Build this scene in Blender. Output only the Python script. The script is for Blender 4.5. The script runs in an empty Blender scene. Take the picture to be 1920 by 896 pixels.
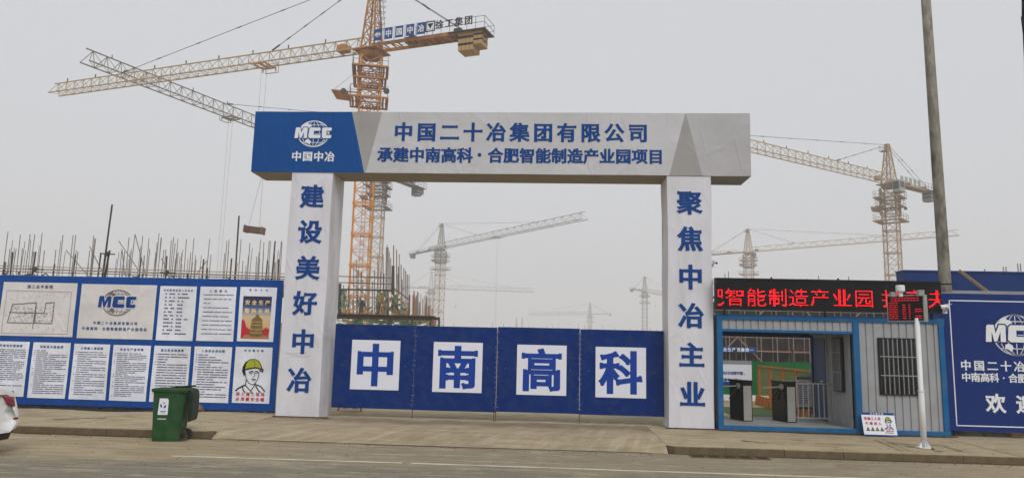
import bpy, math, random
import numpy as np
from mathutils import Vector, Matrix
from mathutils.geometry import delaunay_2d_cdt
random.seed(7)
sc = bpy.context.scene
R = math.radians
# ------------------------------------------------------------------ camera
H = 1.8
YAW, PIT, ROL, F = 0.06253, 0.14437, 0.02343, 1379.3
fw = np.array([-math.sin(YAW)*math.cos(PIT), math.cos(YAW)*math.cos(PIT), math.sin(PIT)])
_r = np.array([math.cos(YAW), math.sin(YAW), 0]); _u = np.cross(_r, fw)
r2 = _r*math.cos(ROL)+_u*math.sin(ROL); u2 = -_r*math.sin(ROL)+_u*math.cos(ROL)
cam = bpy.data.objects.new('camera', bpy.data.cameras.new('camera'))
sc.collection.objects.link(cam); sc.camera = cam
cam.data.sensor_width = 36; cam.data.lens = F/1920*36
cam.data.clip_end = 6000; cam.data.clip_start = .1
cam.matrix_world = Matrix(((r2[0], u2[0], -fw[0], 0), (r2[1], u2[1], -fw[1], 0), (r2[2], u2[2], -fw[2], H), (0, 0, 0, 1)))
def _ray(px, py): return fw + r2*(px-960)/F + u2*(448-py)/F
def P(px, py, Y):                       # survey: where the sight line meets the plane Y
    d = _ray(px, py); t = Y/d[1]; return (float(d[0]*t), float(H+d[2]*t))
def G(px, py, z=0):                     # survey: where it meets a level plane
    d = _ray(px, py); t = (z-H)/d[2]; return (float(d[0]*t), float(d[1]*t))
# ------------------------------------------------------------------ world, sun, exposure
w = bpy.data.worlds.new("World"); sc.world = w; w.use_nodes = True
nt = w.node_tree; nt.nodes.clear()
sky = nt.nodes.new('ShaderNodeTexSky'); sky.sky_type = 'NISHITA'; sky.sun_disc = False
sky.sun_elevation = R(48); sky.sun_rotation = R(150); sky.air_density = 1.5; sky.dust_density = 6; sky.ozone_density = 1
hs = nt.nodes.new('ShaderNodeHueSaturation'); hs.inputs['Saturation'].default_value = .12
mixw = nt.nodes.new('ShaderNodeMixRGB'); mixw.inputs[0].default_value = .8; mixw.inputs[2].default_value = (7.4, 7.62, 8.05, 1)   # the closed cloud layer
bg = nt.nodes.new('ShaderNodeBackground'); bg.inputs[1].default_value = .1
wo = nt.nodes.new('ShaderNodeOutputWorld')
nt.links.new(sky.outputs[0], hs.inputs['Color']); nt.links.new(hs.outputs[0], mixw.inputs[1])
nt.links.new(mixw.outputs[0], bg.inputs[0]); nt.links.new(bg.outputs[0], wo.inputs[0])
sl = bpy.data.lights.new('sun', 'SUN'); sl.energy = 1.5; sl.angle = R(30); sl.color = (1, .98, .95)
so = bpy.data.objects.new('sun', sl); sc.collection.objects.link(so); so.rotation_euler = (R(45), 0, R(24))
sc.view_settings.view_transform = 'Standard'; sc.view_settings.look = 'None'
sc.view_settings.exposure = 0; sc.view_settings.gamma = 1
sc.cycles.volume_bounces = 2
sc.cycles.use_denoising = True
# ------------------------------------------------------------------ materials
def lin(c): return tuple(((x/255)/12.92 if x/255 <= .04045 else ((x/255+.055)/1.055)**2.4) for x in c)+(1,)
def mat(name, rgb, rough=.75, metal=0, var=.12, scale=3, bump=0, bscale=40, dirt=None, damt=.4, dscale=2, stretch=None, emit=0, spec=.2, crease=0):
    m = bpy.data.materials.new(name); m.use_nodes = True; t = m.node_tree; N = t.nodes; L = t.links
    b = N['Principled BSDF']; b.inputs['Roughness'].default_value = rough; b.inputs['Metallic'].default_value = metal
    b.inputs['Specular IOR Level'].default_value = spec
    c = lin(rgb)
    tc = N.new('ShaderNodeTexCoord'); mp = N.new('ShaderNodeMapping'); L.new(tc.outputs['Object'], mp.inputs[0])
    if stretch: mp.inputs['Scale'].default_value = stretch
    n = N.new('ShaderNodeTexNoise'); n.inputs['Scale'].default_value = scale; n.inputs['Detail'].default_value = 5
    L.new(mp.outputs[0], n.inputs[0])
    mr = N.new('ShaderNodeMapRange'); mr.inputs[1].default_value = .3; mr.inputs[2].default_value = .7
    mr.inputs[3].default_value = 1-var; mr.inputs[4].default_value = 1+var; L.new(n.outputs[0], mr.inputs[0])
    mx = N.new('ShaderNodeMixRGB'); mx.blend_type = 'MULTIPLY'; mx.inputs[0].default_value = 1; mx.inputs[1].default_value = c
    L.new(mr.outputs[0], mx.inputs[2]); out = mx.outputs[0]
    if dirt:
        n2 = N.new('ShaderNodeTexNoise'); n2.inputs['Scale'].default_value = dscale; n2.inputs['Detail'].default_value = 7
        n2.inputs['Roughness'].default_value = .65; L.new(mp.outputs[0], n2.inputs[0])
        r = N.new('ShaderNodeMapRange'); r.inputs[1].default_value = .45; r.inputs[2].default_value = .72; r.inputs[4].default_value = damt
        L.new(n2.outputs[0], r.inputs[0]); m2 = N.new('ShaderNodeMixRGB'); m2.inputs[2].default_value = lin(dirt)
        L.new(r.outputs[0], m2.inputs[0]); L.new(out, m2.inputs[1]); out = m2.outputs[0]
    L.new(out, b.inputs['Base Color'])
    if emit:
        L.new(out, b.inputs['Emission Color']); b.inputs['Emission Strength'].default_value = emit
    if bump:
        n3 = N.new('ShaderNodeTexNoise'); n3.inputs['Scale'].default_value = bscale; n3.inputs['Detail'].default_value = 4
        L.new(mp.outputs[0], n3.inputs[0]); bp = N.new('ShaderNodeBump'); bp.inputs['Strength'].default_value = 1
        bp.inputs['Distance'].default_value = bump; L.new(n3.outputs[0], bp.inputs['Height']); L.new(bp.outputs[0], b.inputs['Normal'])
        if crease:                                      # fold lines of stretched cloth
            ns = N.new('ShaderNodeTexNoise'); ns.inputs['Scale'].default_value = 1.1; L.new(tc.outputs['Object'], ns.inputs[0])
            mv = N.new('ShaderNodeMixRGB'); mv.inputs[0].default_value = .35; L.new(tc.outputs['Object'], mv.inputs[1]); L.new(ns.outputs[1], mv.inputs[2])
            m3 = N.new('ShaderNodeMapping'); m3.inputs['Rotation'].default_value = (0, R(38), 0); m3.inputs['Scale'].default_value = (1.9, .01, .7); L.new(mv.outputs[0], m3.inputs[0])
            vo = N.new('ShaderNodeTexVoronoi'); vo.feature = 'DISTANCE_TO_EDGE'; vo.inputs['Scale'].default_value = 1.3; L.new(m3.outputs[0], vo.inputs[0])
            cr_ = N.new('ShaderNodeMapRange'); cr_.inputs[1].default_value = 0; cr_.inputs[2].default_value = .07; cr_.inputs[3].default_value = 1; cr_.inputs[4].default_value = 0; L.new(vo.outputs['Distance'], cr_.inputs[0])
            b2 = N.new('ShaderNodeBump'); b2.inputs['Distance'].default_value = crease; L.new(cr_.outputs[0], b2.inputs['Height']); L.new(bp.outputs[0], b2.inputs['Normal']); L.new(b2.outputs[0], b.inputs['Normal'])
    return m
M = {}
M['fabric'] = mat('white_banner_fabric', (216, 215, 222), .8, var=.04, scale=1.3, bump=.010, bscale=3.5, dirt=(164, 158, 148), damt=.3, dscale=1.2, stretch=(1.6, 1, .45), crease=.006)
M['fabric_side'] = mat('white_banner_fabric_side', (216, 215, 220), .8, var=.06, scale=1.5, bump=.02, bscale=3.5, dirt=(150, 138, 118), damt=.45, dscale=1.8, stretch=(1, 1.6, .45), crease=.006)
M['fabric_grey'] = mat('printed_light_grey', (196, 195, 198), .8, var=.04, scale=1.5, bump=.010, bscale=5, dirt=(150, 145, 138), damt=.2, dscale=.9, crease=.006)
M['fabric_pale'] = mat('printed_grey_right', (180, 179, 181), .8, var=.05, scale=1.5, bump=.012, bscale=5, dirt=(150, 145, 138), damt=.2, dscale=.9, crease=.006)
M['fabric_dark'] = mat('printed_mid_grey', (158, 156, 154), .8, var=.05, scale=2, bump=.006, bscale=5, crease=.006)
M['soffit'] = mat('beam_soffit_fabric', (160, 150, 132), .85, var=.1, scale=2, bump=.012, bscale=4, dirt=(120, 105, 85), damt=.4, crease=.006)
M['beam_blue'] = mat('printed_blue', (0, 72, 140), .75, var=.06, scale=2, bump=.004, bscale=5, crease=.006)
M['print_navy'] = mat('printed_navy_ink', (0, 62, 132), .7, var=.03)
M['print_navy2'] = mat('printed_gate_blue_ink', (10, 60, 150), .6, var=.03)
M['print_white'] = mat('printed_white_ink', (225, 228, 232), .7, var=.03)
M['print_grey'] = mat('printed_grey_ink', (112, 108, 102), .8, var=.05)
M['print_line'] = mat('printed_text_grey_blue', (84, 86, 118), .8, var=.25, scale=60)
M['print_red'] = mat('printed_red_ink', (185, 45, 60), .7, var=.05)
M['print_black'] = mat('printed_black_ink', (25, 25, 28), .7, var=.03)
M['print_yellow'] = mat('printed_yellow_ink', (166, 170, 44), .7, var=.08)
M['print_gold'] = mat('printed_gold_ink', (240, 205, 140), .7, var=.1)
M['print_bronze'] = mat('printed_bronze_ink', (125, 105, 62), .7, var=.35, scale=14)
M['gate_blue'] = mat('gate_blue_paint', (0, 42, 108), .6, spec=.1, var=.1, scale=1.2, bump=.01, bscale=1.6, dirt=(70, 84, 110), damt=.25, dscale=5)
M['panel_white'] = mat('white_acrylic_panel', (226, 227, 236), .4, var=.02)
M['board_blue'] = mat('banner_blue', (0, 68, 146), .7, var=.1, scale=2, bump=.006, bscale=5, crease=.006)
M['paper'] = mat('poster_paper', (230, 233, 242), .7, var=.05, scale=2.5, bump=.016, bscale=5, dirt=(172, 166, 158), damt=.4, dscale=1.2, crease=.006)
M['paper2'] = mat('poster_paper_warm', (216, 212, 210), .7, var=.07, scale=2, bump=.016, bscale=5, crease=.006)
M['navy_sign'] = mat('navy_sign_fabric', (14, 44, 108), .75, var=.06, scale=1.5)
M['booth_blue'] = mat('booth_blue_paint', (6, 94, 148), .45, var=.06, dirt=(110, 105, 90), damt=.25, dscale=3)
M['cabin_blue'] = mat('cabin_blue_sheet', (20, 52, 110), .5, var=.06)
M['sheet'] = mat('grey_corrugated_sheet', (158, 160, 163), .5, var=.05, dirt=(120, 114, 104), damt=.25, dscale=2)
M['black_metal'] = mat('black_metal', (22, 22, 24), .5, var=.05)
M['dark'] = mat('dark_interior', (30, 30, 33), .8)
M['galv'] = mat('galvanised_steel', (150, 152, 154), .45, metal=.3, var=.1)
M['steel'] = mat('brushed_steel', (168, 166, 160), .4, metal=.3, var=.08)
M['black_gloss'] = mat('black_gloss_panel', (20, 18, 18), .2, var=.02)
M['glass'] = mat('dark_window_glass', (18, 20, 22), .12, var=.05, spec=.8)
M['door_blue'] = mat('blue_door', (30, 66, 112), .5, var=.08)
M['floor'] = mat('booth_floor', (150, 152, 150), .7, var=.1, dirt=(120, 110, 95), damt=.5)
M['led'] = mat('red_led', (235, 10, 22), .5, emit=2.2)
M['led_hot'] = mat('bright_red_led', (255, 24, 40), .5, emit=3.2)
M['led_dim'] = mat('dim_red_led', (190, 20, 40), .5, emit=.9)
M['white_paint'] = mat('white_paint', (225, 226, 226), .4, var=.04, dirt=(150, 140, 120), damt=.2, dscale=3)
M['box_grey'] = mat('grey_powder_coat', (150, 152, 146), .5, var=.05)
M['pole_concrete'] = mat('concrete_pole', (140, 134, 122), .9, var=.25, scale=9, bump=.004, bscale=40, dirt=(70, 66, 58), damt=.85, dscale=7, stretch=(1, 1, .35))
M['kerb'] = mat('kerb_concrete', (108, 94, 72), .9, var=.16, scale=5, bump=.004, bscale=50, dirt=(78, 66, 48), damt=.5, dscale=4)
M['kerb_top'] = mat('kerb_lit_top', (160, 143, 112), .95, var=.1, scale=5, bump=.004, bscale=50)  # lit top of the kerb, its brightness put into the colour
M['bin'] = mat('green_plastic', (26, 72, 36), .45, var=.15, scale=6, dirt=(84, 88, 66), damt=.45, dscale=5)
M['bin_dark'] = mat('dark_green_plastic', (12, 40, 20), .5, var=.1)
M['rubber'] = mat('rubber', (45, 42, 38), .8, dirt=(110, 98, 75), damt=.7, dscale=8)
M['car_white'] = mat('white_car_paint', (226, 227, 224), .22, var=.02, dirt=(190, 180, 160), damt=.15, dscale=3, spec=.6)
M['car_dark'] = mat('car_black_plastic', (34, 32, 30), .6, dirt=(90, 80, 60), damt=.4, dscale=6)
M['car_glass'] = mat('car_glass', (14, 18, 20), .08, spec=.8)
M['tail_red'] = mat('red_tail_lamp', (130, 10, 22), .15, var=.25, scale=25, spec=.8)
M['plate_blue'] = mat('blue_number_plate', (25, 60, 150), .4)
M['chrome'] = mat('chrome', (190, 190, 190), .15, metal=1)
M['crane'] = mat('crane_ochre_paint', (176, 124, 66), .6, var=.14, scale=1.5, dirt=(104, 62, 30), damt=.6, dscale=1.6)
M['crane_orange'] = mat('crane_orange_paint', (208, 136, 38), .55, var=.12, scale=1.5, dirt=(170, 96, 30), damt=.35, dscale=1.6)
M['crane_jib'] = mat('crane_faded_yellow', (172, 150, 104), .65, var=.14, scale=1, dirt=(110, 90, 62), damt=.5, dscale=1)
M['crane_grey'] = mat('crane_weathered', (116, 108, 96), .7, var=.15, scale=1, dirt=(120, 98, 74), damt=.6, dscale=.6)
M['crane_tan'] = mat('crane_tan', (166, 136, 100), .7, var=.15, scale=1, dirt=(120, 100, 80), damt=.5, dscale=.6)
M['rope'] = mat('steel_rope', (78, 76, 74), .7)
M['weight'] = mat('counterweight_concrete', (178, 146, 98), .8, var=.12, scale=2)
M['weight_stripe'] = mat('counterweight_black_stripe', (52, 42, 40), .8, var=.1)
M['crate'] = mat('brown_wood_crate', (84, 62, 44), .9, var=.3, scale=6)
M['rust'] = mat('rusty_steel', (112, 84, 64), .9, var=.2, scale=3)
M['rebar'] = mat('grey_brown_rebar', (134, 126, 120), .9, var=.2, scale=3)
M['pipe'] = mat('scaffold_pipe', (150, 136, 118), .7, var=.25, scale=1.2, dirt=(118, 80, 55), damt=.6, dscale=1.5)
M['pipe_dark'] = mat('dark_scaffold_pipe', (72, 65, 59), .8, var=.2)
M['pipe_orange'] = mat('orange_scaffold_pipe', (182, 132, 84), .7, var=.2, scale=1.2)
M['net'] = mat('green_safety_net', (120, 146, 112), .9, var=.2, scale=2.5, dirt=(92, 100, 78), damt=.6, dscale=2)
M['green_wall'] = mat('green_fence_net', (26, 104, 52), .8, var=.14, scale=2, bump=.01, bscale=8, dirt=(24, 92, 46), damt=.5)
M['turf'] = mat('green_turf', (72, 92, 50), .95, var=.2, scale=8)
M['orange'] = mat('orange_paint', (184, 108, 40), .6, var=.12, dirt=(150, 96, 48), damt=.4)
M['timber'] = mat('timber_plank', (158, 124, 84), .85, var=.2, scale=6, stretch=(1, 6, 6))
M['redplank'] = mat('reddish_plank', (138, 84, 70), .9, var=.25)
M['red_paint'] = mat('red_paint', (150, 84, 72), .7)
M['concrete'] = mat('grey_concrete', (140, 134, 124), .9, var=.12)
M['dark_facade'] = mat('dark_facade_net', (56, 48, 40), .95, var=.35, scale=1.6, dirt=(30, 27, 24), damt=.6, dscale=1)
M['far_grey'] = mat('far_concrete', (120, 118, 116), .9)
M['rubble'] = mat('rubble', (112, 98, 78), .95, var=.3, scale=8)
M['mud_shade'] = mat('dark_mud_and_shade', (34, 32, 34), .8, var=.3, scale=4)
M['wrap'] = mat('grey_plastic_wrap', (132, 124, 112), .6, var=.25, scale=6)
M['helmet'] = mat('white_helmet', (200, 214, 212), .4)
M['cloth'] = mat('dark_work_clothes', (62, 66, 74), .9)
M['skin'] = mat('skin', (150, 105, 80), .7)
M['crack'] = mat('dark_soil_and_shade', (72, 58, 40), .95, var=.3, scale=9)
M['marking'] = mat('worn_white_line', (208, 200, 180), .85, var=.1, scale=6, dirt=(150, 140, 118), damt=.7, dscale=3)
M['led_black'] = mat('led_module_black', (16, 13, 14), .7, var=.05)

def ground_mat(name, kind):
    m = bpy.data.materials.new(name); m.use_nodes = True; t = m.node_tree; N = t.nodes; L = t.links
    b = N['Principled BSDF']; b.inputs['Roughness'].default_value = .92; b.inputs['Specular IOR Level'].default_value = .2
    tc = N.new('ShaderNodeTexCoord'); sep = N.new('ShaderNodeSeparateXYZ'); L.new(tc.outputs['Object'], sep.inputs[0])
    def noise(scale, det=6, st=(1, 1, 1), rough=.6, rot=0):
        mp = N.new('ShaderNodeMapping'); mp.inputs['Scale'].default_value = st; mp.inputs['Rotation'].default_value = (0, 0, rot)
        L.new(tc.outputs['Object'], mp.inputs[0])
        n = N.new('ShaderNodeTexNoise'); n.inputs['Scale'].default_value = scale; n.inputs['Detail'].default_value = det
        n.inputs['Roughness'].default_value = rough; L.new(mp.outputs[0], n.inputs[0]); return n.outputs[0]
    def rng(x, a, c, lo=0, hi=1):
        r = N.new('ShaderNodeMapRange'); r.inputs[1].default_value = a; r.inputs[2].default_value = c
        r.inputs[3].default_value = lo; r.inputs[4].default_value = hi; L.new(x, r.inputs[0]); return r.outputs[0]
    def mix(f, a, c, typ='MIX'):
        x = N.new('ShaderNodeMixRGB'); x.blend_type = typ
        for i, s in enumerate((f, a, c)):
            if isinstance(s, (int, float)): x.inputs[i].default_value = s if i == 0 else (s, s, s, 1)
            elif isinstance(s, tuple): x.inputs[i].default_value = s
            else: L.new(s, x.inputs[i])
        return x.outputs[0]
    def mth(op, a, c):
        x = N.new('ShaderNodeMath'); x.operation = op
        for i, s in enumerate((a, c)):
            if isinstance(s, (int, float)): x.inputs[i].default_value = s
            else: L.new(s, x.inputs[i])
        return x.outputs[0]
    fine = noise(26, 6, rough=.7); streak = noise(1.6, 7, (.35, 3.2, 1), .65); streak2 = noise(3.2, 6, (.16, 5, 1), .7, R(1.5))
    if kind == 'road':
        # dust drifted over asphalt: thick near the kerb, swept thin where the wheels run
        y = mth('ADD', sep.outputs[1], mth('MULTIPLY', mth('SUBTRACT', noise(.7, 5), .5), 2.2))
        band = rng(y, 10.3, 11.3)
        far = rng(y, 13.0, 12.2, 0, 1)
        gx = rng(mth('ADD', sep.outputs[0], mth('MULTIPLY', noise(.4, 3), 3)), -5.5, -1.5)       # wheels leaving the driveway keep it cleaner here
        gx2 = rng(sep.outputs[0], 8.5, 5.0)
        clean = mth('MULTIPLY', mth('MULTIPLY', gx, gx2), rng(streak, .35, .62, .35, 1))
        d = mth('SUBTRACT', band, mth('MULTIPLY', clean, .9))
        d = mth('ADD', d, mth('MULTIPLY', rng(streak, .45, .7), .25))
        dcl = rng(d, 0, 1)
        asp = mix(rng(fine, .3, .7), lin((110, 104, 92)), lin((138, 131, 115)))
        dust = mix(rng(streak, .35, .65), lin((148, 131, 102)), lin((176, 159, 128)))
        c = mix(dcl, asp, dust)
        c = mix(rng(streak2, .54, .64, 0, .75), c, lin((182, 172, 150)))
        c = mix(rng(noise(4.5, 6, (.12, 4, 1), .7, R(-3)), .56, .66, 0, .6), c, lin((92, 82, 66)))
        c = mix(rng(noise(2.2, 6), .62, .72, 0, .45), c, lin((96, 84, 64)))
    elif kind == 'drive':
        base = mix(rng(streak, .3, .7), lin((150, 134, 108)), lin((176, 160, 132)))
        # tyre tracks fan out of the gate
        cx = mth('DIVIDE', mth('ADD', mth('ADD', sep.outputs[0], mth('MULTIPLY', sep.outputs[1], -.45)), 8.2), mth('SUBTRACT', 30.0, sep.outputs[1]))
        cv = N.new('ShaderNodeCombineXYZ'); L.new(cx, cv.inputs[0]); L.new(mth('MULTIPLY', sep.outputs[1], .012), cv.inputs[1])
        tn = N.new('ShaderNodeTexNoise'); tn.inputs['Scale'].default_value = 60; tn.inputs['Detail'].default_value = 5
        tn.inputs['Roughness'].default_value = .6; L.new(cv.outputs[0], tn.inputs[0])
        c = mix(rng(tn.outputs[0], .5, .6, 0, .5), base, lin((190, 176, 150)))
        c = mix(rng(tn.outputs[0], .47, .34, 0, .22), c, lin((120, 106, 84)))
        c = mix(rng(noise(.7, 7), .5, .7, 0, .5), c, lin((128, 114, 90)))
        # darker strip along the foot of the gate leaves
        yy = mth('ADD', sep.outputs[1], mth('MULTIPLY', mth('SUBTRACT', noise(1.2, 5), .5), 1.2))
        band = mth('MULTIPLY', rng(yy, 15.3, 15.9), rng(yy, 16.7, 16.2))
        c = mix(mth('MULTIPLY', band, .6), c, lin((104, 90, 68)))
    else:
        c = mix(rng(streak, .3, .7), lin((158, 142, 113)), lin((186, 171, 141)))
        c = mix(rng(noise(1.5, 7), .52, .68, 0, .6), c, lin((120, 102, 74)))
        c = mix(rng(streak2, .56, .66, 0, .5), c, lin((196, 182, 154)))
    c = mix(rng(fine, .35, .65, 0, .6), c, mix(1.0, c, .72, 'MULTIPLY'))
    grit = noise(150, 3, rough=.8)
    c = mix(rng(grit, .58, .66, 0, .45), c, lin((206, 194, 168)))
    c = mix(rng(noise(95, 3, rough=.8), .6, .68, 0, .5), c, lin((74, 62, 46)))
    c = mix(rng(noise(2.6, 8, (.5, 1.6, 1), .75), .52, .6, 0, .3), c, lin((196, 182, 154)))
    L.new(c, b.inputs['Base Color'])
    bp = N.new('ShaderNodeBump'); bp.inputs['Strength'].default_value = .7; bp.inputs['Distance'].default_value = .012
    L.new(mth('ADD', fine, mth('MULTIPLY', streak2, .6)), bp.inputs['Height']); L.new(bp.outputs[0], b.inputs['Normal'])
    return m
M['road'] = ground_mat('dusty_asphalt', 'road'); M['drive'] = ground_mat('dusty_concrete_drive', 'drive')
M['pave'] = ground_mat('dusty_concrete_paving', 'pave')

# ------------------------------------------------------------------ helpers
W = {}
def link(o): sc.collection.objects.link(o); return o
def tag(o, label=None, cat=None, group=None, kind=None):
    for k, v in (('label', label), ('category', cat), ('group', group), ('kind', kind)):
        if v: o[k] = v
    return o
def thing(name, label, cat, loc=(0, 0, 0), rz=0, group=None):
    o = link(bpy.data.objects.new(name, None)); o.location = loc; o.rotation_euler = (0, 0, rz)
    o.empty_display_size = .3
    W[o] = Matrix.Translation(loc) @ Matrix.Rotation(rz, 4, 'Z')
    return tag(o, label, cat, group)
class MB:
    def __init__(s): s.v = []; s.f = []; s.m = []
    def add(s, vs, fs, mi=0):
        b = len(s.v); s.v += [tuple(float(c) for c in p) for p in vs]; s.f += [tuple(b+i for i in f) for f in fs]; s.m += [mi]*len(fs); return s
    def box(s, x0, y0, z0, x1, y1, z1, mi=0):
        return s.add([(x0, y0, z0), (x1, y0, z0), (x1, y1, z0), (x0, y1, z0), (x0, y0, z1), (x1, y0, z1), (x1, y1, z1), (x0, y1, z1)],
                     [(0, 3, 2, 1), (4, 5, 6, 7), (0, 1, 5, 4), (1, 2, 6, 5), (2, 3, 7, 6), (3, 0, 4, 7)], mi)
    def tube(s, p, q, r0, r1=None, n=8, mi=0, cap=True):
        p = Vector(p); q = Vector(q); d = q-p; r1 = r0 if r1 is None else r1
        if d.length < 1e-6: return s
        a = d.normalized(); u = a.cross(Vector((0, 0, 1))) if abs(a.z) < .95 else a.cross(Vector((0, 1, 0)))
        u.normalize(); v = a.cross(u); b = math.pi/n
        vs = [p+(u*math.cos(b+2*math.pi*i/n)+v*math.sin(b+2*math.pi*i/n))*r0 for i in range(n)]
        vs += [q+(u*math.cos(b+2*math.pi*i/n)+v*math.sin(b+2*math.pi*i/n))*r1 for i in range(n)]
        fs = [(i, (i+1) % n, n+(i+1) % n, n+i) for i in range(n)]
        if cap: fs += [tuple(range(n))[::-1], tuple(range(n, 2*n))]
        return s.add(vs, fs, mi)
    def bar(s, p, q, w, mi=0): return s.tube(p, q, w*.7071, None, 4, mi)
    def poly(s, pts, mi=0): return s.add(pts, [tuple(range(len(pts)))], mi)
    def flat(s, pts, Y, mi=0): return s.poly([(x, Y, z) for x, z in pts], mi)
    def strip2(s, pts, wd, Y, mi=0, closed=False):     # a printed line of width wd through 2D points in the plane Y
        n = len(pts); 
        for i in range(n if closed else n-1):
            a = Vector(pts[i]); b = Vector(pts[(i+1) % n]); d = b-a
            if d.length < 1e-7: continue
            ns_ = max(1, int(d.length/.09)); d.normalize(); nn = Vector((-d.y, d.x))*wd/2; a = a-d*wd*.3; b = b+d*wd*.3; full = b-a; a_ = a
            for k_ in range(ns_):
                a = a_+full*(k_/ns_); b = a_+full*((k_+1)/ns_)
                s.flat([(a.x+nn.x, a.y+nn.y), (a.x-nn.x, a.y-nn.y), (b.x-nn.x, b.y-nn.y), (b.x+nn.x, b.y+nn.y)], Y, mi)
        return s
    def grid(s, x0, z0, x1, z1, Y, nx, nz, mi=0):
        vs = [(x0+(x1-x0)*i/nx, Y, z0+(z1-z0)*j/nz) for j in range(nz+1) for i in range(nx+1)]
        fs = [(j*(nx+1)+i, j*(nx+1)+i+1, (j+1)*(nx+1)+i+1, (j+1)*(nx+1)+i) for j in range(nz) for i in range(nx)]
        return s.add(vs, fs, mi)
    def lathe(s, prof, n=16, c=(0, 0, 0), mi=0):
        vs = [(c[0]+r*math.cos(2*math.pi*i/n), c[1]+r*math.sin(2*math.pi*i/n), c[2]+z) for r, z in prof for i in range(n)]
        fs = [(k*n+i, k*n+(i+1) % n, (k+1)*n+(i+1) % n, (k+1)*n+i) for k in range(len(prof)-1) for i in range(n)]
        fs += [tuple(range(n))[::-1], tuple(range((len(prof)-1)*n, len(prof)*n))]
        return s.add(vs, fs, mi)
    def warp(s, fn): s.v = [fn(*p) for p in s.v]; return s
    def xf(s, mtx): s.v = [tuple(mtx @ Vector(p)) for p in s.v]; return s
    def mesh(s, name, mats, smooth=False):
        me = bpy.data.meshes.new(name); me.from_pydata(s.v, [], s.f)
        mats = mats if isinstance(mats, (list, tuple)) else [mats]
        for k in mats: me.materials.append(M[k])
        me.polygons.foreach_set('material_index', s.m)
        if smooth: me.polygons.foreach_set('use_smooth', [True]*len(s.f))
        me.update(); return me
def part(name, mb, mats, parent=None, world=True, smooth=False, loc=None):
    me = mb if isinstance(mb, bpy.types.Mesh) else mb.mesh(name, mats, smooth)
    o = link(bpy.data.objects.new(name, me))
    if loc is not None: o.location = loc
    if parent is not None:
        o.parent = parent
        if world: o.matrix_parent_inverse = W[parent].inverted(); W[o] = Matrix.Identity(4)
        else: W[o] = W[parent] @ Matrix.Translation(loc or (0, 0, 0))
    else: W[o] = Matrix.Translation(loc or (0, 0, 0))
    return o
def bevel(o, w, seg=2):
    m = o.modifiers.new('bevel', 'BEVEL'); m.width = w; m.segments = seg; m.limit_method = 'ANGLE'; return o
def structure(name, mb, mats, label, smooth=False):
    o = part(name, mb, mats, None, smooth=smooth); tag(o, label, None, None, 'structure'); return o
# lettering: outlines of Blender's own built-in font, turned into flat faces
_gl = {}
def fatten(V, F, b):                                    # outline grown by b: union of the faces and of bars along the outline
    ids = {}; mp = []
    for v in V: mp.append(ids.setdefault((round(v[0], 5), round(v[1], 5)), len(ids)))
    V = [Vector(k) for k in ids]; F = [[mp[i] for i in f] for f in F]; F = [f for f in F if len(set(f)) == len(f)]
    cnt = {}
    for f in F:
        for i in range(len(f)): e = tuple(sorted((f[i], f[(i+1) % len(f)]))); cnt[e] = cnt.get(e, 0)+1
    V2 = list(V); F2 = list(F)
    for (i, j), n in cnt.items():
        if n == 1:
            a, c = V[i], V[j]; d = c-a
            if d.length < 1e-5: continue
            d.normalize(); nn = Vector((-d.y, d.x*.55))*b; a = a-d*b*.92; c = c+d*b*.92; k = len(V2); V2 += [a-nn, c-nn, c+nn, a+nn]; F2.append([k, k+1, k+2, k+3])
    sa = lambda f: sum(V2[f[i]].x*V2[f[(i+1) % len(f)]].y-V2[f[(i+1) % len(f)]].x*V2[f[i]].y for i in range(len(f)))
    F2 = [f if sa(f) > 0 else f[::-1] for f in F2 if abs(sa(f)) > 1e-7]
    r = delaunay_2d_cdt(V2, [], F2, 0, 1e-5, False)
    C_ = np.array([[sum(r[0][i].x for i in f)/3, sum(r[0][i].y for i in f)/3] for f in r[2]]); ins = np.zeros(len(C_), bool)
    for f in F2:
        m = np.ones(len(C_), bool)
        for i in range(len(f)):
            a, c = V2[f[i]], V2[f[(i+1) % len(f)]]; m &= ((c.x-a.x)*(C_[:, 1]-a.y)-(c.y-a.y)*(C_[:, 0]-a.x)) >= -1e-9
        ins |= m
    keep = [f for f, o_ in zip(r[2], ins) if o_]
    cnt = {}
    for f in keep:
        for i in range(3): e = tuple(sorted((f[i], f[(i+1) % 3]))); cnt[e] = cnt.get(e, 0)+1
    be = [e for e, n in cnt.items() if n == 1]; ids = {}
    for e in be:
        for i in e: ids.setdefault(i, len(ids))
    V3 = [r[0][i] for i in ids]; q = delaunay_2d_cdt(V3, [(ids[a], ids[b_]) for a, b_ in be], [], 0, 1e-6, False)
    A = np.array([[*r[0][a], *r[0][b_]] for a, b_ in be]); out = []
    for f in q[2]:
        x = sum(q[0][i].x for i in f)/3; y = sum(q[0][i].y for i in f)/3
        m = (A[:, 1] > y) != (A[:, 3] > y); B = A[m]
        if len(B) and (np.sum(B[:, 0]+(y-B[:, 1])/(B[:, 3]-B[:, 1])*(B[:, 2]-B[:, 0]) > x) % 2): out.append(tuple(f))
    return [(v.x, v.y) for v in q[0]], out
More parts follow.
